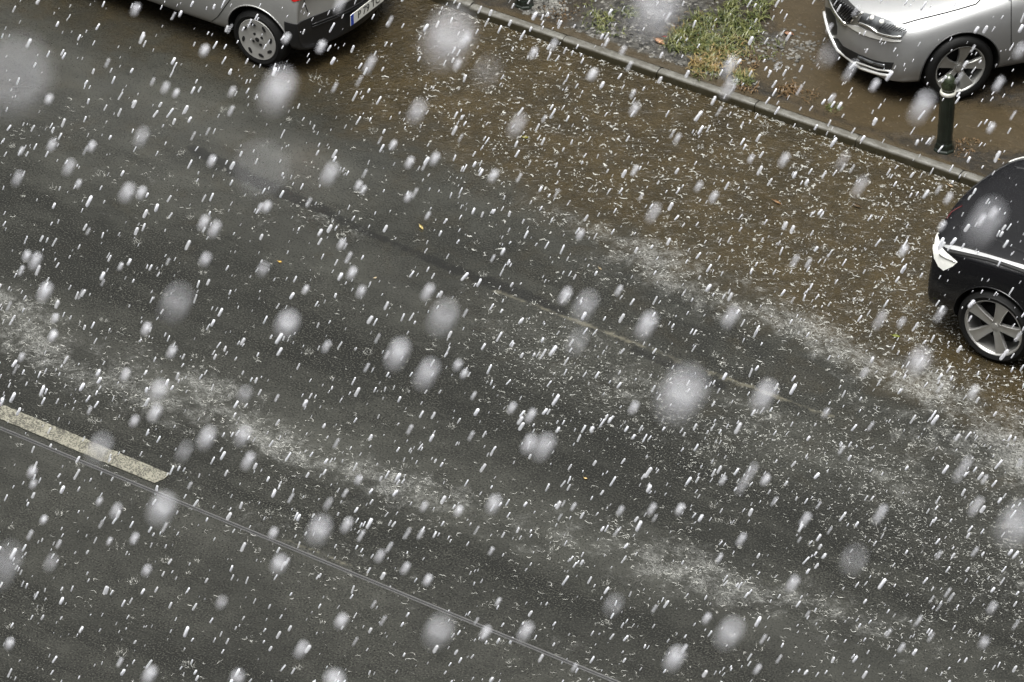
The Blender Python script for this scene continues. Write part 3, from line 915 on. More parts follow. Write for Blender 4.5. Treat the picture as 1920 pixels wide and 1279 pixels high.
# ---- black car at the right, front to the left
def black_car():
    wc = ground(1862, 616, .33)
    fo, L, hw, wb = .82, 4.38, .91, 2.60
    X = lambda x: x - L / 2
    root = empty('black_car', (wc.x - X(fo), wc.y + hw - .015, 0))
    tag(root, 'black car with white corner lamp and silver five-spoke wheel at the right edge', 'car')
    st = [
        (X(0.02), .84, .24, .66, .76, .80, .50, .84, .85, .14),
        (X(.07), .86, .22, .72, .79, .86, .54, .88, .89, .13),
        (X(.30), .89, .21, .82, .83, .89, .58, .91, .92, .05),
        (X(.82), .905, .20, .87, .845, .925, .60, .955, .97, 0),
        (X(1.30), .91, .20, .90, .85, .955, .62, 1.03, 1.04, 0),
        (X(1.90), .91, .20, .94, .85, 1.0, .62, 1.46, 1.52, 0),
        (X(2.50), .91, .20, .96, .85, 1.02, .63, 1.56, 1.60, 0),
        (X(3.40), .905, .20, .98, .84, 1.04, .62, 1.52, 1.57, 0),
        (X(3.95), .89, .22, .99, .82, 1.04, .58, 1.42, 1.46, -.03),
        (X(4.22), .87, .26, .94, .78, 1.0, .54, 1.08, 1.12, -.10),
        (X(4.34), .85, .28, .86, .74, .94, .50, .98, 1.0, -.16),
        (X(4.37), .82, .30, .76, .68, .86, .44, .90, .92, -.18)]
    wz, wf, wr = .33, X(fo), X(fo + wb)
    body, bvh = ring_body('body', root, st, -.05, .05, [M['black_paint'], M['dark']], [(wf, -hw, wz), (wf, hw, wz), (wr, -hw, wz), (wr, hw, wz)], .375)
    car = Car(root, body); car.bvh = bvh
    for x in (wf, wr):
        for s_ in (-1, 1):
            wheel_parts(root, (x, s_ * (hw - .115), wz), s_, .335, .21, .258, rim_alloy(M['alloy'], 'bar', radians(4)))
        arch_lip(car, x, wz, .380, M['black_paint'])
    cr = car.cam_ray
    q = lambda pts: [(1720 + x / 5.815, 300 + y / 5.815) for x, y in pts]
    lamp = car.patch('headlamp', M['lamp_white'], q([(215, 770), (235, 850), (255, 930), (300, 990), (350, 1035), (438, 1115), (390, 1160), (290, 1205), (235, 1160), (190, 1070), (180, 1000), (185, 880), (195, 800)]), cr, 4, .008, .025, mirror=True)
    car.line('lamp_edge', M['lamp_white'], q([(185, 1000), (165, 1010), (150, 1000), (152, 930), (185, 930)]), cr, .008, off=.006, step=3, parent=lamp[0] if lamp else root)
    car.line('lamp_strip', M['chrome'], q([(250, 1030), (320, 1070), (420, 1110)]), cr, .006, off=.010, step=3, parent=lamp[0] if lamp else root)
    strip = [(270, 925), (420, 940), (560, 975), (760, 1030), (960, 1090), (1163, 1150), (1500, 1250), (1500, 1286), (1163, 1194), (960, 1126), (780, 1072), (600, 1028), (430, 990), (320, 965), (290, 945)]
    car.patch('bonnet_edge_reflection', M['bright_edge'], q(strip), cr, 5, .006, .02, mirror=True)  # sky reflection along the black bonnet edge, added as a bright strip
    car.line('bonnet_gap', M['seam'], q([(330, 1000), (430, 1018), (600, 1053), (780, 1095), (960, 1150), (1163, 1225), (1500, 1320)]), cr, .012, off=.0, step=4, mirror=True, parent=root)
    car.line('bonnet_gap', M['seam'], q([(270, 915), (420, 930), (560, 962), (760, 1015), (1163, 1138)]), cr, .004, off=.0, step=4, mirror=True, parent=root)
    car.line('red_reflection_line', M['dark_red'], q([(320, 640), (370, 570), (430, 530), (490, 500)]), cr, .006, off=.0, step=4, parent=root)  # faint red reflection on the paint, laid on as a coloured line
    car.line('bonnet_crease', M['black_paint'], q([(430, 720), (600, 770), (800, 850), (1000, 940), (1163, 1010), (1400, 1090)]), cr, .014, off=-.006, step=4, mirror=True)
    car.patch('grille', M['seam'], [(-.32, .30), (-.36, .74), (.36, .74), (.32, .30)], car.front_ray, .08, .004, .015)
    windows(car, [[(X(1.6), 1.03), (X(2.05), 1.36), (X(2.55), 1.44), (X(2.55), 1.06)], [(X(2.63), 1.06), (X(2.63), 1.44), (X(3.3), 1.42), (X(3.45), 1.09)]],
            [(-.66, 1.09), (-.54, 1.44), (.54, 1.44), (.66, 1.09)], [(-.56, 1.10), (-.5, 1.36), (.5, 1.36), (.56, 1.10)])
    car.patch('tail_lamp', M['red_lamp'], [(X(4.1), .80), (X(4.1), .95), (X(4.27), .95), (X(4.27), .82)], car.side_ray, .05, .005, .015, mirror=True)
    for s_ in (-1, 1):
        bm = bmesh.new()
        bmesh.ops.create_uvsphere(bm, u_segments=16, v_segments=10, radius=1, matrix=Matrix.Translation((X(1.72), s_ * 1.0, 1.10)) @ Matrix.Diagonal((.07, .10, .08, 1)))
        obj('wing_mirror', bm, M['black_paint'], root)
    return car

M['grey_flare'] = simple('arch_trim', (.045, .045, .046), .45)
M['chrome_soft'] = simple('satin_trim', (.78, .78, .76), .25, .35)
M['bright_edge'] = simple('edge_sky_reflection', (.86, .86, .86), .18, 1.0)  # bright strip standing in for sky reflected in black paint
silver_car(); grey_car(); black_car()

# ------------------------------------------------------------------ bollards
def bollard():
    root = empty('bollard', (0, 0, 0))
    bm = bmesh.new()
    prof = [(.108, -.04), (.108, .030), (.102, .040), (.094, .048), (.092, .095), (.087, .108), (.083, .114), (.082, .145), (.078, .157)]
    lathe(bm, prof, 8, 'z', cap=True)
    obj('base', bm, M['iron'], root, smooth=False)
    bm = bmesh.new()
    lathe(bm, [(.078, .155), (.076, .20), (.074, .50), (.073, .665), (.073, .67)], 40, 'z', cap=True)
    for k in range(16):      # shallow flutes on the shaft
        a = 2 * pi * k / 16
        for z0, z1 in ((.22, .62),):
            tube(bm, [V3((.0745 * cos(a), .0745 * sin(a), z0)), V3((.0735 * cos(a), .0735 * sin(a), z1))], .003, 5)
    obj('shaft', bm, M['iron'], root, angle=40)
    bm = bmesh.new()
    lathe(bm, [(.074, .672), (.080, .675), (.082, .684), (.082, .698), (.078, .708), (.070, .713)], 40, 'z', cap=True)
    obj('band', bm, M['band'], root, angle=40)
    bm = bmesh.new()
    lathe(bm, [(.066, .714), (.066, .735), (.072, .745), (.074, .775), (.073, .80), (.066, .835), (.052, .865), (.032, .885), (.012, .893), (.001, .894)], 12, 'z', cap=True)
    obj('head', bm, M['iron_head'], root, angle=24)
    return root
b0 = bollard()
gp = ground(1770, 281, VZ); b0.location = (gp.x, gp.y, VZ - .01); b0.scale = (.87, .87, .87)
tag(b0, 'dark green iron bollard with white neck band in front of the grey car', 'bollard', 'iron bollards along the kerb')
def dup(root, loc, rz=0, label=None):
    r = root.copy(); COL.objects.link(r); r.location = loc; r.rotation_euler = (0, 0, rz)
    if label: r['label'] = label
    for ch in list(root.children):
        c = ch.copy(); COL.objects.link(c); c.parent = r
    return r
gp = ground(983, 10, VZ)
dup(b0, (gp.x, gp.y, VZ - .01), .3, 'dark iron bollard foot behind the kerb, cut off by the top edge')

# ------------------------------------------------------------------ overhead cable
def cable():
    a = ground(0, 805, 5.5); b = ground(1150, 1279, 5.5)
    d = (b - a).normalized()
    root = empty('overhead_cable', a)
    pts = [d * t for t in (-60, -30, -12, -6, -3, 0, 1, 2, 3, 4, 6, 12, 30, 60)]
    for name, off, r, mt in (('wire_strand', (0, 0, 0), .0030, 'cable'), ('wire_core', (0, .0040, .0050), .0034, 'plastic'), ('wire_strand', (0, .0080, .0100), .0030, 'cable')):
        bm = bmesh.new(); tube(bm, [p + V3(off) for p in pts], r, 8)
        obj(name, bm, M[mt], root)
    tag(root, 'thin double cable stretched straight above the road at lower left', 'cable')
cable()

# ------------------------------------------------------------------ grass, gravel, leaves
def blades(name, mat, spots, label):
    vs, fs = [], []
    rnd = random.Random(5)
    for (px, py, rx, n, lmin, lmax) in spots:
        c = ground(px, py, VZ)
        for _ in range(n):
            a = rnd.uniform(0, 2 * pi); r = sqrt(rnd.random()) * rx
            x, y = c.x + r * cos(a), c.y + r * sin(a)
            if noise.noise(V3((x * 7, y * 7, 6))) < rnd.uniform(-.45, .25): continue
            z = soil_z(x, y)[0] - .004
            L = rnd.uniform(lmin, lmax) * .82; w = rnd.uniform(.0025, .006)
            h = rnd.uniform(0, 2 * pi); lean = rnd.uniform(.6, 1.6)
            d = V3((cos(h), sin(h), 0)); s = V3((-sin(h), cos(h), 0))
            p = V3((x, y, z)); i0 = len(vs)
            for q in range(5):
                t = q / 4; ang = lean * t * 1.5
                ww = w * (1 - t ** 2) + .0006
                pos = p + d * (L * t * sin(ang * .7 + .1)) + V3((0, 0, L * t * cos(ang * .75)))
                vs.append(tuple(pos - s * ww)); vs.append(tuple(pos + s * ww + V3((0, 0, .001))))
            for q in range(4): fs.append((i0 + 2 * q, i0 + 2 * q + 1, i0 + 2 * q + 3, i0 + 2 * q + 2))
    tag(pydata(name, vs, fs, mat), label, 'grass', kind='stuff')
blades('grass', M['grass'], [(1345, 62, .33, 900, .07, .20), (1300, 78, .22, 420, .06, .15), (1390, 50, .22, 380, .06, .17), (1345, 100, .22, 420, .06, .17), (1400, 20, .22, 320, .05, .15),
    (1270, 88, .14, 200, .05, .14), (1392, 152, .10, 170, .05, .12), (1130, 40, .18, 260, .04, .11), (1145, 60, .12, 140, .04, .1), (1180, 27, .08, 110, .04, .1), (1120, 15, .25, 120, .03, .08), (1325, 140, .13, 160, .05, .12), (1563, 203, .07, 70, .03, .07), (1430, 90, .2, 110, .04, .1), (1395, -10, .3, 250, .05, .14)],
    'green wet grass tuft growing on the muddy verge')
blades('dry_grass', M['dry'], [(1340, 115, .20, 420, .05, .15), (1318, 130, .14, 260, .05, .13), (1360, 90, .25, 220, .05, .14), (1290, 60, .2, 90, .04, .1), (1388, 140, .12, 110, .04, .1)], 'straw coloured dry grass among the green tuft')
blades('withered_weed', M['rust'], [(1478, 172, .10, 130, .04, .12), (1520, 182, .10, 60, .03, .08), (1045, 22, .20, 130, .02, .05), (1400, 165, .12, 80, .03, .08), (1310, 45, .22, 90, .04, .09), (1815, 272, .12, 110, .02, .05), (1800, 285, .1, 60, .02, .05), (1400, 118, .12, 60, .03, .08)], 'rust brown withered weeds flattened on the wet soil')

def gravel():
    bm = bmesh.new()
    rnd = random.Random(9)
    n = 0
    while n < 900:
        c, r = rnd.choice(GRAVEL)
        x = c.x + rnd.gauss(0, r * .6); y = c.y + rnd.gauss(0, r * .6)
        if y < KERB_Y + .17: continue
        z, g = soil_z(x, y); s = rnd.uniform(.006, .022) * (1 if rnd.random() < .93 else 1.8)
        m = Matrix.Translation((x, y, z)) @ Matrix.Rotation(rnd.uniform(0, 6), 4, 'Z') @ Matrix.Diagonal((s * rnd.uniform(.8, 1.4), s, s * rnd.uniform(.4, .8), 1))
        r_ = bmesh.ops.create_icosphere(bm, subdivisions=1, radius=1, matrix=m)
        for v in r_['verts']: v.co += V3((rnd.uniform(-1, 1), rnd.uniform(-1, 1), rnd.uniform(-1, 1))) * s * .2
        n += 1
    tag(obj('gravel', bm, M['stone'], angle=25), 'grey wet gravel and stones in the soil behind the kerb', 'gravel', kind='stuff')
gravel()

def leaf(px, py, L, W, rz, color, label, z0=None, curl=.25, name='fallen_leaf'):
    g_ = ground(px, py, VZ if z0 is None else z0)
    if z0 is None: g_.z = soil_z(g_.x, g_.y)[0] + .006
    else: g_.z = z0 + .004
    bm = bmesh.new()
    nu, nv = 10, 4; rows = []
    for i in range(nu + 1):
        t = i / nu
        w = W * .5 * (sin(pi * min(1, t * 1.02)) ** .75) * (1 - .15 * t) + .0008
        rows.append([bm.verts.new(((t - .5) * L, w * s, .012 * abs(s) * (1 + curl) * (L / .1) + curl * L * .35 * (t - .5) ** 2 + .003 * sin(9 * t + 5 * s) * (L / .1))) for s in (-1, -.5, 0, .5, 1)])
    for i in range(nu):
        for k in range(nv): bm.faces.new((rows[i][k], rows[i + 1][k], rows[i + 1][k + 1], rows[i][k + 1]))
    bmesh.ops.solidify(bm, geom=bm.faces[:], thickness=.0012)
    tube(bm, [V3((-L * .5, 0, .004 + curl * L * .09)), V3((-L * .62, .004, .008)), V3((-L * .75, .002, .004))], .0012, 5)
    mname = name + '_tissue_%d_%d' % (px, py)
    o = obj(name, bm, simple(mname, color, .35, vary=.2), None)
    o.location = g_; o.rotation_euler = (0, 0, rz)
    tag(o, label, 'leaf')
leaf(1237, 80, .13, .075, -.3, (.55, .33, .20), 'pinkish tan fallen leaf on the grey gravel behind the kerb')
leaf(1247, 69, .05, .025, .5, (.28, .02, .02), 'tiny dark red leaf beside the pinkish tan leaf')
leaf(1479, 66, .09, .07, .2, (.36, .20, .12), 'brown leaf lying on dark mud left of the grey car')
leaf(790, 428, .075, .028, -.55, (.75, .62, .30), 'pale yellow narrow leaf on the road beside the tar seam', 0)
leaf(525, 492, .032, .028, .3, (.72, .48, .12), 'small round orange leaf on the grey carriageway', 0)
leaf(1457, 381, .09, .035, -.2, (.33, .20, .10), 'reddish brown leaf floating in the muddy gutter water', 0)
leaf(985, 259, .06, .05, .4, (.26, .23, .03), 'olive yellow leaf floating in the muddy gutter water', 0)
leaf(1680, 632, .07, .05, .2, (.20, .22, .03), 'yellow green leaf in the water left of the black wheel', 0)
leaf(704, 522, .03, .022, 1.2, (.60, .50, .36), 'tiny beige leaf scrap in the middle of the road', 0)
leaf(1098, 898, .028, .024, .2, (.62, .45, .2), 'tiny ochre leaf scrap on the lower carriageway', 0)
leaf(1125, 505, .04, .018, -.3, (.55, .46, .32), 'narrow beige leaf scrap at the edge of the brown water', 0)
leaf(1606, 388, .10, .035, -.1, (.16, .11, .06), 'dark brown sodden leaf in the gutter water near the kerb', 0)
leaf(1782, 350, .06, .025, -.2, (.45, .34, .22), 'tan leaf in the gutter close to the black car', 0)
leaf(1870, 300, .05, .03, .2, (.40, .30, .16), 'ochre leaf on the wet verge right of the bollard')
leaf(1387, 95 + 25, .04, .03, .2, (.58, .40, .24), 'small tan leaf caught in the grass tuft')

# ------------------------------------------------------------------ splashes on the water
def splashes():
    rnd = random.Random(21)
    vs, fs = [], []; vs2, fs2 = [], []
    def squig(V, F, c, r, h, arc, rot, rad, stretch=1.0):
        n = 6; i0 = len(V)
        for i in range(n + 1):
            t = i / n; a = rot + arc * (t - .5)
            rr = r * (1 + rnd.uniform(-.22, .22))
            p = V3((c.x + rr * cos(a) * stretch, c.y + rr * sin(a), c.z + h * (.5 + .5 * sin(pi * t)) * rnd.uniform(.6, 1.2)))
            q = rad * (.25 + sin(pi * t)) * rnd.uniform(.6, 1.3)
            o_ = V3((cos(a), sin(a), 0))
            V.append(tuple(p - o_ * q)); V.append(tuple(p + o_ * q)); V.append(tuple(p + V3((0, 0, q * 1.6))))
        for i in range(n):
            b = i0 + 3 * i
            for k in range(3): F.append((b + k, b + (k + 1) % 3, b + 3 + (k + 1) % 3, b + 3 + k))
        F.append((i0, i0 + 2, i0 + 1)); e = i0 + 3 * n; F.append((e, e + 1, e + 2))
    def bead(V, F, c, r):
        i0 = len(V)
        for d in ((1, 0, 0), (-1, 0, 0), (0, 1, 0), (0, -1, 0), (0, 0, 1), (0, 0, -1)):
            V.append((c.x + d[0] * r, c.y + d[1] * r, c.z + d[2] * r * 1.2))
        for f in ((0, 2, 4), (2, 1, 4), (1, 3, 4), (3, 0, 4), (2, 0, 5), (1, 2, 5), (3, 1, 5), (0, 3, 5)): F.append(tuple(i0 + k for k in f))
    # choppy gutter water
    n = 0
    while n < 3000:
        p = ground(rnd.uniform(380, 1960), rnd.uniform(20, 900)); xy = (p.x, p.y)
        if p.y > KERB_Y - .02: continue
        m = mud_at(xy) * sstep(-4.2, -2.0, p.x)
        if rnd.random() > m ** 1.5: continue
        big = rnd.random()
        r = .006 + .034 * big ** 2.6
        V, F = (vs, fs) if rnd.random() < .22 else (vs2, fs2)
        squig(V, F, V3((p.x, p.y, .003)), r, rnd.uniform(.001, .014), rnd.uniform(.6, 2.4), rnd.uniform(0, 2 * pi), rnd.uniform(.0014, .0062), rnd.uniform(.8, 1.4))
        if rnd.random() < .5: bead(V, F, V3((p.x + rnd.gauss(0, .03), p.y + rnd.gauss(0, .03), rnd.uniform(.004, .03))), rnd.uniform(.003, .008))
        n += 1
    # churned bands along the runnels
    n = 0
    while n < 5200:
        p = ground(rnd.uniform(-30, 1960), rnd.uniform(180, 1290)); xy = (p.x, p.y)
        f = foam_at(xy) * (.35 + 1.1 * max(0, noise.noise(V3((p.x * 4, p.y * 4, 9))) + .25))
        if rnd.random() > f * 1.1 or p.y > 2.6: continue
        V, F = (vs, fs) if rnd.random() < .12 else (vs2, fs2)
        squig(V, F, V3((p.x, p.y, .003)), rnd.uniform(.006, .022), rnd.uniform(.001, .010), rnd.uniform(.9, 3.5), rnd.uniform(0, 2 * pi), rnd.uniform(.0010, .0026), rnd.uniform(.8, 1.6))
        n += 1
    # beads over the shallow rippled water at the right
    n = 0
    while n < 3600:
        p = ground(rnd.uniform(900, 1970), rnd.uniform(560, 1290)); xy = (p.x, p.y)
        if rnd.random() > ripple_at(xy): continue
        V, F = (vs, fs) if rnd.random() < .10 else (vs2, fs2)
        if rnd.random() < .55: bead(V, F, V3((p.x, p.y, rnd.uniform(.003, .012))), rnd.uniform(.0022, .0062))
        else: squig(V, F, V3((p.x, p.y, .003)), rnd.uniform(.006, .016), .004, rnd.uniform(.8, 2.4), rnd.uniform(0, 2 * pi), rnd.uniform(.001, .0026), rnd.uniform(.9, 1.8))
        n += 1
    # water jumping off the kerb face
    for i in range(420):
        x = rnd.uniform(-3.4, 2.8)
        squig(vs2 if rnd.random() < .7 else vs, fs2 if False else (fs2 if False else (fs2)), V3((x, KERB_Y - rnd.uniform(.005, .05), .004)), .012, .004, 1.5, -pi / 2, .002, 1.8) if False else squig(vs2, fs2, V3((x, KERB_Y - rnd.uniform(.004, .05), .004)), rnd.uniform(.006, .02), .004, rnd.uniform(.8, 2), rnd.uniform(0, 6.28), rnd.uniform(.0012, .0028), 1.8)
    # single crowns thrown up by fat drops on the open road
    crowns = [(690, 665, .05), (75, 1150, .06), (225, 1030, .055), (228, 1230, .06), (355, 1252, .06), (465, 1020, .05), (150, 875, .05), (530, 905, .05), (570, 935, .04),
              (1370, 985, .06), (1385, 1095, .07), (1345, 980, .045), (1735, 745, .05), (1720, 835, .06), (760, 735, .04), (915, 715, .05), (850, 570, .05), (385, 625, .06), (455, 765, .05),
              (1335, 845, .06), (1160, 975, .05), (760, 880, .05), (400, 755, .05), (1650, 1000, .05), (1840, 1165, .06), (1640, 1080, .05), (1420, 1220, .05), (1560, 1240, .05), (190, 330, .05), (590, 150, .07), (608, 160, .07),
              (1700, 585, .07), (640, 445, .05), (620, 420, .05), (1665, 545, .05), (420, 210, .05), (270, 640, .05), (100, 570, .06), (700, 250, .05), (340, 290, .04), (250, 1095, .05)]
    for i in range(110): crowns.append((rnd.uniform(0, 1920), rnd.uniform(200, 1279), rnd.uniform(.02, .045)))
    for px, py, r in crowns:
        c = ground(px, py)
        if c.y > KERB_Y - .1: continue
        k = rnd.randint(4, 8); a0 = rnd.uniform(0, 6.28)
        for i in range(k):
            a = a0 + 2 * pi * i / k + rnd.uniform(-.3, .3)
            squig(vs2, fs2, V3((c.x, c.y, .003)), r * rnd.uniform(.3, .8), r * rnd.uniform(.2, .8), rnd.uniform(.5, 1.3), a, rnd.uniform(.0012, .0026))
            tip = V3((c.x + r * cos(a), c.y + r * sin(a), r * rnd.uniform(.5, 1.2)))
            b_ = V3((c.x + r * .45 * cos(a), c.y + r * .45 * sin(a), .004)); i0 = len(vs2)
            s = V3((-sin(a), cos(a), 0)) * .0022
            vs2.extend([tuple(b_ - s), tuple(b_ + s), tuple(b_ + V3((0, 0, .004))), tuple(tip)])
            fs2.extend([(i0, i0 + 1, i0 + 3), (i0 + 1, i0 + 2, i0 + 3), (i0 + 2, i0, i0 + 3), (i0, i0 + 2, i0 + 1)])
            if rnd.random() < .6: bead(vs2, fs2, tip, rnd.uniform(.002, .004))
    tag(pydata('rain_splash', vs, fs, M['water'], smooth=False), 'bright curled splashes of rain on the brown gutter water', 'splash', kind='stuff')
    tag(pydata('water_spray', vs2, fs2, M['water_soft'], smooth=False), 'fine pale spray and ripples where rain strikes the wet road', 'splash', kind='stuff')
splashes()
#@SPLIT2
# ------------------------------------------------------------------ falling rain
APERTURE = .020; FOCUS = 32.6
FALL = (V3((0, 0, -1)) - CR * .47).normalized()
F_IMG = sqrt((cos(PITCH)) ** 2 + .47 ** 2) / sqrt(1 + .22)      # how long a unit of fall looks
def capsule(r, l, seg, caps):
    """long drop along FALL centred on the origin: radius r, overall length l"""
    t = FALL; a = t.cross(V3((0, 1, 0))).normalized(); b = t.cross(a)
    L = max(l / 2 - r, 0); prof = []
    for i in range(caps + 1):
        th = -pi / 2 + (pi / 2) * i / caps
        prof.append((r * cos(th), -L + r * sin(th)))
    for i in range(caps + 1):
        th = (pi / 2) * i / caps
        prof.append((r * cos(th), L + r * sin(th)))
    vs, fs = [], []
    for rr, h in prof[1:-1]:
        for k in range(seg):
            an = 2 * pi * k / seg
            vs.append(t * h + a * (rr * cos(an)) + b * (rr * sin(an)))
    n = len(prof) - 2
    for i in range(n - 1):
        for k in range(seg):
            fs.append((i * seg + k, i * seg + (k + 1) % seg, (i + 1) * seg + (k + 1) % seg, (i + 1) * seg + k))
    p0 = len(vs); vs.append(t * prof[0][1]); p1 = len(vs); vs.append(t * prof[-1][1])
    for k in range(seg):
        fs.append((p0, (k + 1) % seg, k)); fs.append((p1, (n - 1) * seg + k, (n - 1) * seg + (k + 1) % seg))
    return vs, fs

def solve(Wp, Hp, op):
    """apparent size on the photograph -> distance, real radius and length of the drop"""
    s = .3; Wp *= 1.06; Hp *= 1.10
    for _ in range(200):
        b = max(Wp - .55 * s, .5); l = s + max(Hp - Wp, 0) * (1.45 if Wp > 20 else .95)
        cov = (s * l) / (.785 * b * (b + .35 * (Hp - Wp)))
        if cov >= op: break
        s += Wp / 200
    d = 1 / (1 / FOCUS + b / (APERTURE * FPX))
    return d, s * d / FPX / 2, l * d / FPX / F_IMG

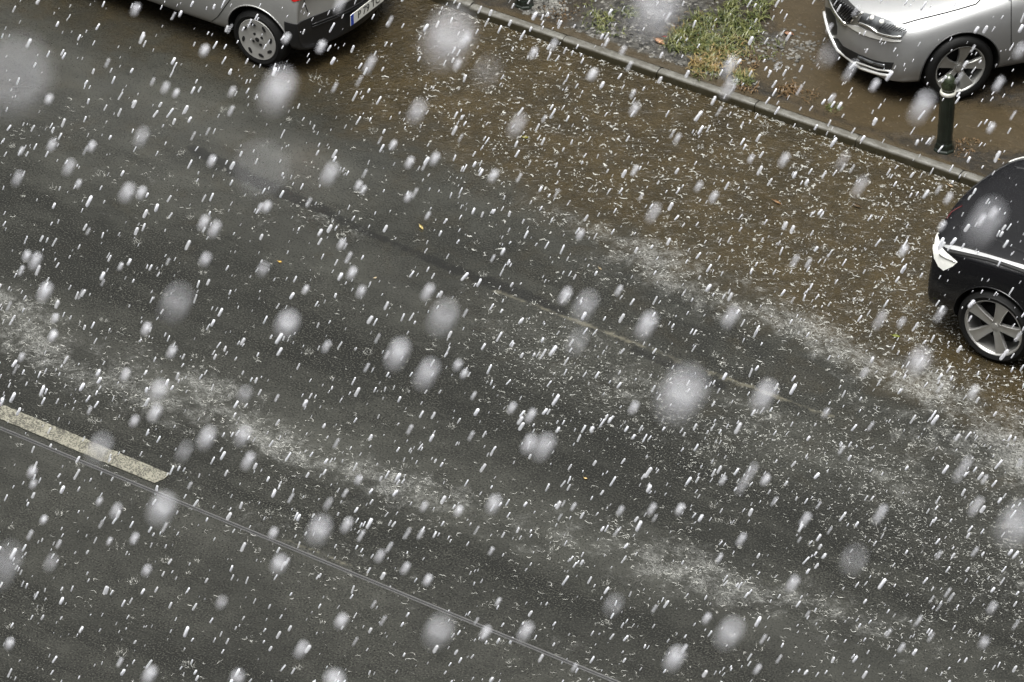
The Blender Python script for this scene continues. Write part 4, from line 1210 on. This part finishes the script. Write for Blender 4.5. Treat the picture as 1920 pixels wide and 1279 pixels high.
ONE = 'raindrops falling through the air'
BIG = [  # x, y, width, height, opacity, what singles it out
    (840, 75, 98, 112, .62, 'very large blurred white raindrop in front of the kerb, right of the number plate'),
    (520, 172, 66, 84, .8, 'large bright blurred raindrop just below the silver car rear wheel'),
    (28, 145, 150, 150, .22, 'huge faint raindrop blur at the left edge below the silver car'),
    (1228, 20, 96, 112, .52, 'large grey raindrop blur over the gravel left of the grass tuft'),
    (1278, 742, 88, 108, .60, 'large soft raindrop over the road with a small bright drop at its heart'),
    (1905, 985, 72, 90, .48, 'large grey raindrop blur cut by the right edge, below the black car'),
    (1845, 420, 66, 92, .42, 'large grey raindrop blur in front of the black bonnet'),
    (330, 568, 60, 76, .32, 'large dim raindrop blur over the dark lane at the left'),
    (830, 597, 56, 70, .42, 'dim raindrop blur with a brighter drop touching its left side'),
    (8, 1062, 58, 90, .36, 'dim raindrop blur cut by the left edge, below the painted line'),
    (303, 955, 52, 64, .68, 'large soft raindrop just under the cable near the end of the painted line'),
    (1367, 1188, 50, 64, .58, 'large soft raindrop near the bottom edge, right of the middle'),
    (1432, 743, 42, 60, .76, 'bright oval raindrop over the pale road line, right of the largest soft drop'),
    (1722, 678, 46, 56, .6, 'broad pale raindrop over the gutter water left of the black wheel'),
    (745, 665, 42, 56, .86, 'bright oval raindrop over the middle lane, upper left of a slightly dimmer one'),
    (800, 702, 42, 58, .7, 'oval raindrop just right of and below the bright one in the middle lane'),
    (538, 608, 46, 52, .7, 'bright raindrop crossed by two short streaks, left of the middle'),
    (598, 995, 46, 56, .62, 'soft round raindrop above the cable in the lower left'),
    (822, 1185, 56, 66, .42, 'dim large raindrop just below the cable near the bottom edge'),
    (1098, 573, 44, 60, .42, 'dim oval raindrop beside a smaller bright one over the pale road line'),
    (1212, 611, 36, 50, .88, 'bright oval raindrop right above the pale road line'),
    (782, 210, 34, 46, .62, 'grey oval raindrop below the very large one near the plate'),
    (618, 327, 32, 44, .72, 'oval raindrop over the grey sheen left of the brown water'),
    (970, 235, 32, 46, .58, 'grey oval raindrop over the brown water above the olive leaf'),
    (238, 362, 28, 38, .86, 'bright oval raindrop, leftmost of three close together at the left'),
    (387, 822, 32, 44, .86, 'bright oval raindrop right of the painted line, with a dim one beside it'),
    (345, 848, 30, 44, .30, 'dim raindrop beside the bright oval one right of the painted line'),
    (455, 818, 30, 40, .75, 'oval raindrop second to the right of the painted line'),
    (185, 843, 46, 62, .42, 'pale raindrop blur lying over the painted line'),
    (1020, 838, 38, 54, .72, 'larger of two oval raindrops that touch below the middle'),
    (992, 833, 28, 38, .8, 'smaller of two oval raindrops that touch below the middle'),
    (1082, 642, 40, 56, .22, 'very faint raindrop blur under the pale road line'),
    (1727, 203, 42, 60, .7, 'soft raindrop just left of the bollard'),
    (1594, 133, 20, 38, .62, 'raindrop under the chrome lip of the grey car'),
    (1552, 105, 40, 50, .22, 'faint raindrop blur at the front corner of the grey car'),
    (1368, 125, 26, 40, .7, 'soft raindrop over the grass tuft, upper of a pair by the kerb'),
    (1366, 165, 26, 40, .62, 'soft raindrop over the kerb, lower of a pair below the grass'),
    (1601, 1050, 52, 62, .18, 'very faint round raindrop blur in the lower right'),
    (1150, 1135, 36, 46, .26, 'faint raindrop blur at the bottom, right of the cable'),
    (913, 135, 56, 70, .13, 'barely visible raindrop blur over brown water near the kerb'),
    (490, 318, 110, 96, .08, 'huge barely visible raindrop haze over the grey sheen'),
    (1400, 898, 20, 54, .66, 'long thin tailed raindrop over the lower right carriageway'),
    (1805, 880, 22, 46, .6, 'long ragged raindrop below the black wheel'),
    (1225, 400, 24, 38, .55, 'grey raindrop in the middle of the brown water'),
    (1612, 350, 24, 40, .48, 'grey raindrop near the kerb left of the black car'),
    (1845, 1265 - 60, 20, 26, .5, None),
    (296, 733, 34, 44, .7, None), (84, 548, 26, 36, .96, None), (265, 257, 28, 38, .5, None), (387 - 258, 314, 22, 32, .6, None),
    (1265, 1235, 36, 48, .86, None), (627, 1275, 42, 40, .7, None), (565, 1218, 24, 34, .65, None), (523, 1058, 32, 38, .76, None), (925, 946, 28, 36, .8, None),
    (1370, 595, 28, 42, .66, None), (458, 740, 28, 36, .33, None), (1650, 600, 20, 36, .55, None), (217, 958, 20, 30, .62, None), (66, 490, 22, 32, .85, None), (50, 480, 16, 24, .86, None),
    (382, 418, 20, 28, .85, None), (402, 430, 22, 32, .8, None), (265, 362, 18, 28, .86, None), (172, 275, 16, 24, .86, None), (92, 186, 16, 22, .86, None), (33, 335, 20, 30, .55, None), (97, 273, 18, 28, .7, None),
    (1830, 950, 20, 36, .66, None), (1486, 1095, 22, 32, .72, None), (1860, 1140, 18, 30, .5, None), (640, 1165, 24, 30, .76, None), (985, 1185, 26, 38, .72, None), (910, 1187, 20, 28, .9, None),
    (275, 1070, 18, 26, .6, None), (415, 1130, 22, 28, .35, None), (95, 1056, 26, 36, .28, None), (512, 1000, 18, 26, .7, None), (1060, 555, 22, 32, .86, None), (802, 548, 22, 32, .8, None), (677, 547, 18, 28, .6, None),
    (612, 650, 16, 28, .6, None), (493, 505, 24, 30, .36, None), (385, 487, 22, 28, .6, None), (858, 685, 18, 26, .6, None), (870, 701, 14, 22, .8, None), (1188, 765, 18, 30, .66, None), (18, 1207, 18, 26, .82, None),
    (280, 1266, 26, 36, .86, None), (445, 1270, 30, 32, .5, None), (650, 985, 20, 30, .8, None), (858, 122, 16, 26, .7, None), (875, 75, 24, 34, .55, None), (637, 8, 22, 34, .66, None), (1112, 140, 18, 28, .76, None), (1000, 100, 16, 26, .86, None), (1037, 85, 16, 28, .68, None),
    (1580, 302, 22, 36, .3, None), (693, 122, 20, 34, .8, None), (602, 88, 18, 28, .96, None), (537, 72, 16, 24, .9, None), (383, 95, 18, 26, .9, None), (254, 18, 18, 28, .7, None), (1640, 160, 16, 28, .9, None), (1872, 158, 18, 34, .72, None), (1912, 95, 22, 32, .6, None),
    (1858, 240, 14, 24, .95, None), (1863, 400, 16, 30, .85, None), (1838, 412, 16, 30, .82, None), (1766, 424, 14, 24, .85, None), (1694, 470, 16, 28, .95, None), (1778, 372, 14, 26, .8, None), (1825, 735, 18, 32, .72, None), (1762, 590, 18, 36, .5, None),
    (1490, 490, 14, 30, .6, None), (1338, 370, 16, 28, .75, None), (1190, 205, 18, 30, .72, None), (1168, 95, 12, 22, .8, None), (1107, 140, 14, 24, .6, None), (925, 330, 18, 28, .8, None), (815, 298, 18, 28, .85, None), (768, 305, 16, 26, .9, None), (737, 272, 14, 22, .9, None),
    (672, 348, 14, 22, .9, None), (681, 356, 12, 20, .9, None), (500, 388, 18, 26, .86, None), (397, 302, 16, 26, .92, None), (147, 345, 12, 20, .92, None), (40, 283, 10, 18, .92, None), (310, 165, 16, 26, .7, None), (435, 172, 14, 24, .75, None), (330, 175, 12, 20, .9, None),
    (765, 370, 14, 22, .85, None), (640, 458, 14, 24, .85, None), (660, 512, 18, 28, .8, None), (573, 543, 12, 20, .9, None), (103, 597, 14, 22, .82, None), (274, 617, 18, 28, .93, None), (322, 660, 18, 28, .8, None), (226, 500, 10, 18, .9, None), (40, 670, 12, 20, .8, None), (100, 628, 16, 22, .8, None), (98, 632, 16, 24, .8, None),
    (235, 703, 18, 28, .68, None), (290, 775, 24, 34, .82, None), (252, 790, 18, 26, .7, None), (205, 1015, 10, 18, .9, None), (252, 1010, 16, 26, .78, None), (82, 975, 14, 20, .95, None), (62, 908, 14, 22, .7, None), (60, 885, 18, 26, .72, None), (186, 940, 12, 20, .75, None),
    (465, 865, 22, 34, .78, None), (615, 945, 14, 30, .5, None), (795, 950, 14, 24, .66, None), (860, 958, 16, 24, .85, None), (760, 1066, 16, 28, .75, None), (712, 1043, 18, 30, .6, None), (802, 1088, 16, 26, .92, None), (960, 765, 16, 26, .8, None), (995, 780, 18, 32, .8, None), (672, 900, 14, 22, .7, None),
    (1163, 958, 12, 24, .7, None), (1222, 955, 14, 28, .75, None), (1275, 955, 16, 26, .95, None), (1510, 975, 18, 34, .72, None), (1650, 965, 20, 36, .75, None), (1435, 900, 16, 26, .9, None), (1355, 901, 12, 22, .9, None), (1390, 1012, 16, 30, .7, None), (1690, 1215, 10, 22, .85, None), (1420, 1255, 12, 24, .8, None), (1325, 1160, 16, 26, .7, None),
    (1548, 775, 14, 26, .4, None), (1620, 700, 14, 26, .5, None), (1690, 605, 14, 26, .55, None), (1560, 185, 10, 22, .9, None), (1470, 300, 18, 32, .75, None), (1408, 298, 12, 20, .8, None), (1270, 260, 12, 24, .7, None), (1310, 350, 14, 26, .6, None), (1190, 320, 12, 24, .85, None), (1160, 545, 12, 24, .9, None), (1088, 440, 14, 24, .85, None),
]
def rain():
    mats = M['drop']
    cnt = 0
    rnd = random.Random(33)
    def place(px, py, Wp, Hp, op, label):
        if Wp > 26: op *= .82
        d, r, l = solve(Wp, Hp, op)
        v, f = capsule(r, l, 14, 5)
        if Wp > 26:      # big drops wobble a little out of round
            sx = rnd.uniform(-.12, .12)
            v = [p * (1 + sx * sin(3 * p.normalized().x + cnt) * .8) if p.length else p for p in v]
        o = pydata('raindrop', [tuple(p) for p in v], f, mats)
        rr = ray(px, py)
        o.location = CAM + rr * d
        tag(o, label, 'raindrop', ONE)
    for b in BIG:
        place(*b[:5], b[5] or 'small soft white raindrop falling through the air above the road'); cnt += 1
    while cnt < 300:
        W = rnd.uniform(5, 10); H = W + rnd.uniform(10, 17)
        place(rnd.uniform(0, 1920), rnd.uniform(0, 1279), W, H, rnd.uniform(.55, 1.0), 'small soft white raindrop falling through the air above the road'); cnt += 1
    # all the lesser drops, far too many to count
    vs, fs, mi = [], [], []
    protos = [capsule(1.0, q, 6, 2) for q in (6.0, 8.0, 10.0, 13.0)]
    for _ in range(3400):
        px, py = rnd.uniform(-60, 1980), rnd.uniform(-60, 1340)
        s = min(6.5, max(.8, rnd.lognormvariate(.66, .58)))      # apparent width
        q = rnd.choice((0, 1, 1, 2, 2, 3)) if s < 4 else rnd.choice((0, 0, 1))
        dmax = 31.5 if py > 400 else 36
        d = rnd.uniform(23, dmax) if s < 4.5 else rnd.uniform(19, 30)
        c = CAM + ray(px, py) * d
        if c.z < .25: continue
        if c.y > 2 and c.z < 1.7: continue
        r = s * d / FPX / 2
        v, f = protos[q]; i0 = len(vs); faint = rnd.random() < .42
        tw = V3((rnd.gauss(0, .06), rnd.gauss(0, .06), 0))
        for p in v:
            w = p * r + tw * (p.dot(FALL) * r)
            vs.append((c.x + w.x, c.y + w.y, c.z + w.z))
        fs.extend(tuple(i0 + k for k in face) for face in f); mi.extend([1 if faint else 0] * len(f))
    ro = pydata('rain', vs, fs, mats); ro.data.materials.append(M['drop_faint']); ro.data.polygons.foreach_set('material_index', mi)
    tag(ro, 'countless thin white streaks of driving rain slanting to the lower left', 'rain', kind='stuff')
rain()

# ------------------------------------------------------------------ light, sky, camera
W = bpy.data.worlds.new('World'); SC.world = W; W.use_nodes = True
nt = W.node_tree; nt.nodes.clear()
SUN_EL, SUN_RZ = radians(81), radians(180)
sky = nt.nodes.new('ShaderNodeTexSky'); sky.sky_type = 'NISHITA'; sky.sun_disc = False
sky.sun_elevation = SUN_EL; sky.sun_rotation = SUN_RZ; sky.air_density = 1.0; sky.dust_density = 6.0; sky.ozone_density = .5
hs = nt.nodes.new('ShaderNodeHueSaturation'); hs.inputs['Saturation'].default_value = .03
bg = nt.nodes.new('ShaderNodeBackground'); bg.inputs['Strength'].default_value = .12
wo = nt.nodes.new('ShaderNodeOutputWorld')
nt.links.new(sky.outputs[0], hs.inputs['Color']); # overcast: bright overhead; lower sky darkened further in place of unseen buildings and trees
tc = nt.nodes.new('ShaderNodeTexCoord'); sx = nt.nodes.new('ShaderNodeSeparateXYZ'); nt.links.new(tc.outputs['Generated'], sx.inputs[0])
mr = nt.nodes.new('ShaderNodeMapRange'); mr.inputs['From Min'].default_value = .0; mr.inputs['From Max'].default_value = 1.0
mr.inputs['To Min'].default_value = .06; mr.inputs['To Max'].default_value = 2.3; pw = nt.nodes.new('ShaderNodeMath'); pw.operation = 'POWER'; pw.use_clamp = True; nt.links.new(sx.outputs[2], pw.inputs[0]); pw.inputs[1].default_value = 2.2
nt.links.new(pw.outputs[0], mr.inputs['Value'])
mm = nt.nodes.new('ShaderNodeVectorMath'); mm.operation = 'SCALE'; nt.links.new(hs.outputs[0], mm.inputs[0]); nt.links.new(mr.outputs[0], mm.inputs['Scale'])
tn = nt.nodes.new('ShaderNodeVectorMath'); tn.operation = 'MULTIPLY'; tn.inputs[1].default_value = (1.0, .997, .972)
nt.links.new(mm.outputs[0], tn.inputs[0]); nt.links.new(tn.outputs[0], bg.inputs[0]); nt.links.new(bg.outputs[0], wo.inputs[0])
sl = bpy.data.lights.new('sun', 'SUN'); sl.energy = 2.2; sl.angle = radians(40); sl.color = (1, .985, .955)
so = bpy.data.objects.new('sun', sl); COL.objects.link(so)
so.rotation_euler = (pi / 2 - SUN_EL, 0, 0)

cd = bpy.data.cameras.new('camera'); cam = bpy.data.objects.new('camera', cd); COL.objects.link(cam)
cd.sensor_width = 36; cd.lens = FPX / 1920 * 36; cd.clip_start = .1; cd.clip_end = 5000
cd.dof.use_dof = True; cd.dof.focus_distance = FOCUS; cd.dof.aperture_fstop = (cd.lens / 1000) / APERTURE
cam.matrix_world = Matrix(((CR.x, CU.x, -CV.x, CAM.x), (CR.y, CU.y, -CV.y, CAM.y), (CR.z, CU.z, -CV.z, CAM.z), (0, 0, 0, 1)))
SC.camera = cam
SC.view_settings.view_transform = 'Standard'; SC.view_settings.look = 'None'; SC.view_settings.exposure = 0.65; SC.view_settings.gamma = 1
SC.cycles.use_denoising = True
SC.cycles.max_bounces = 6
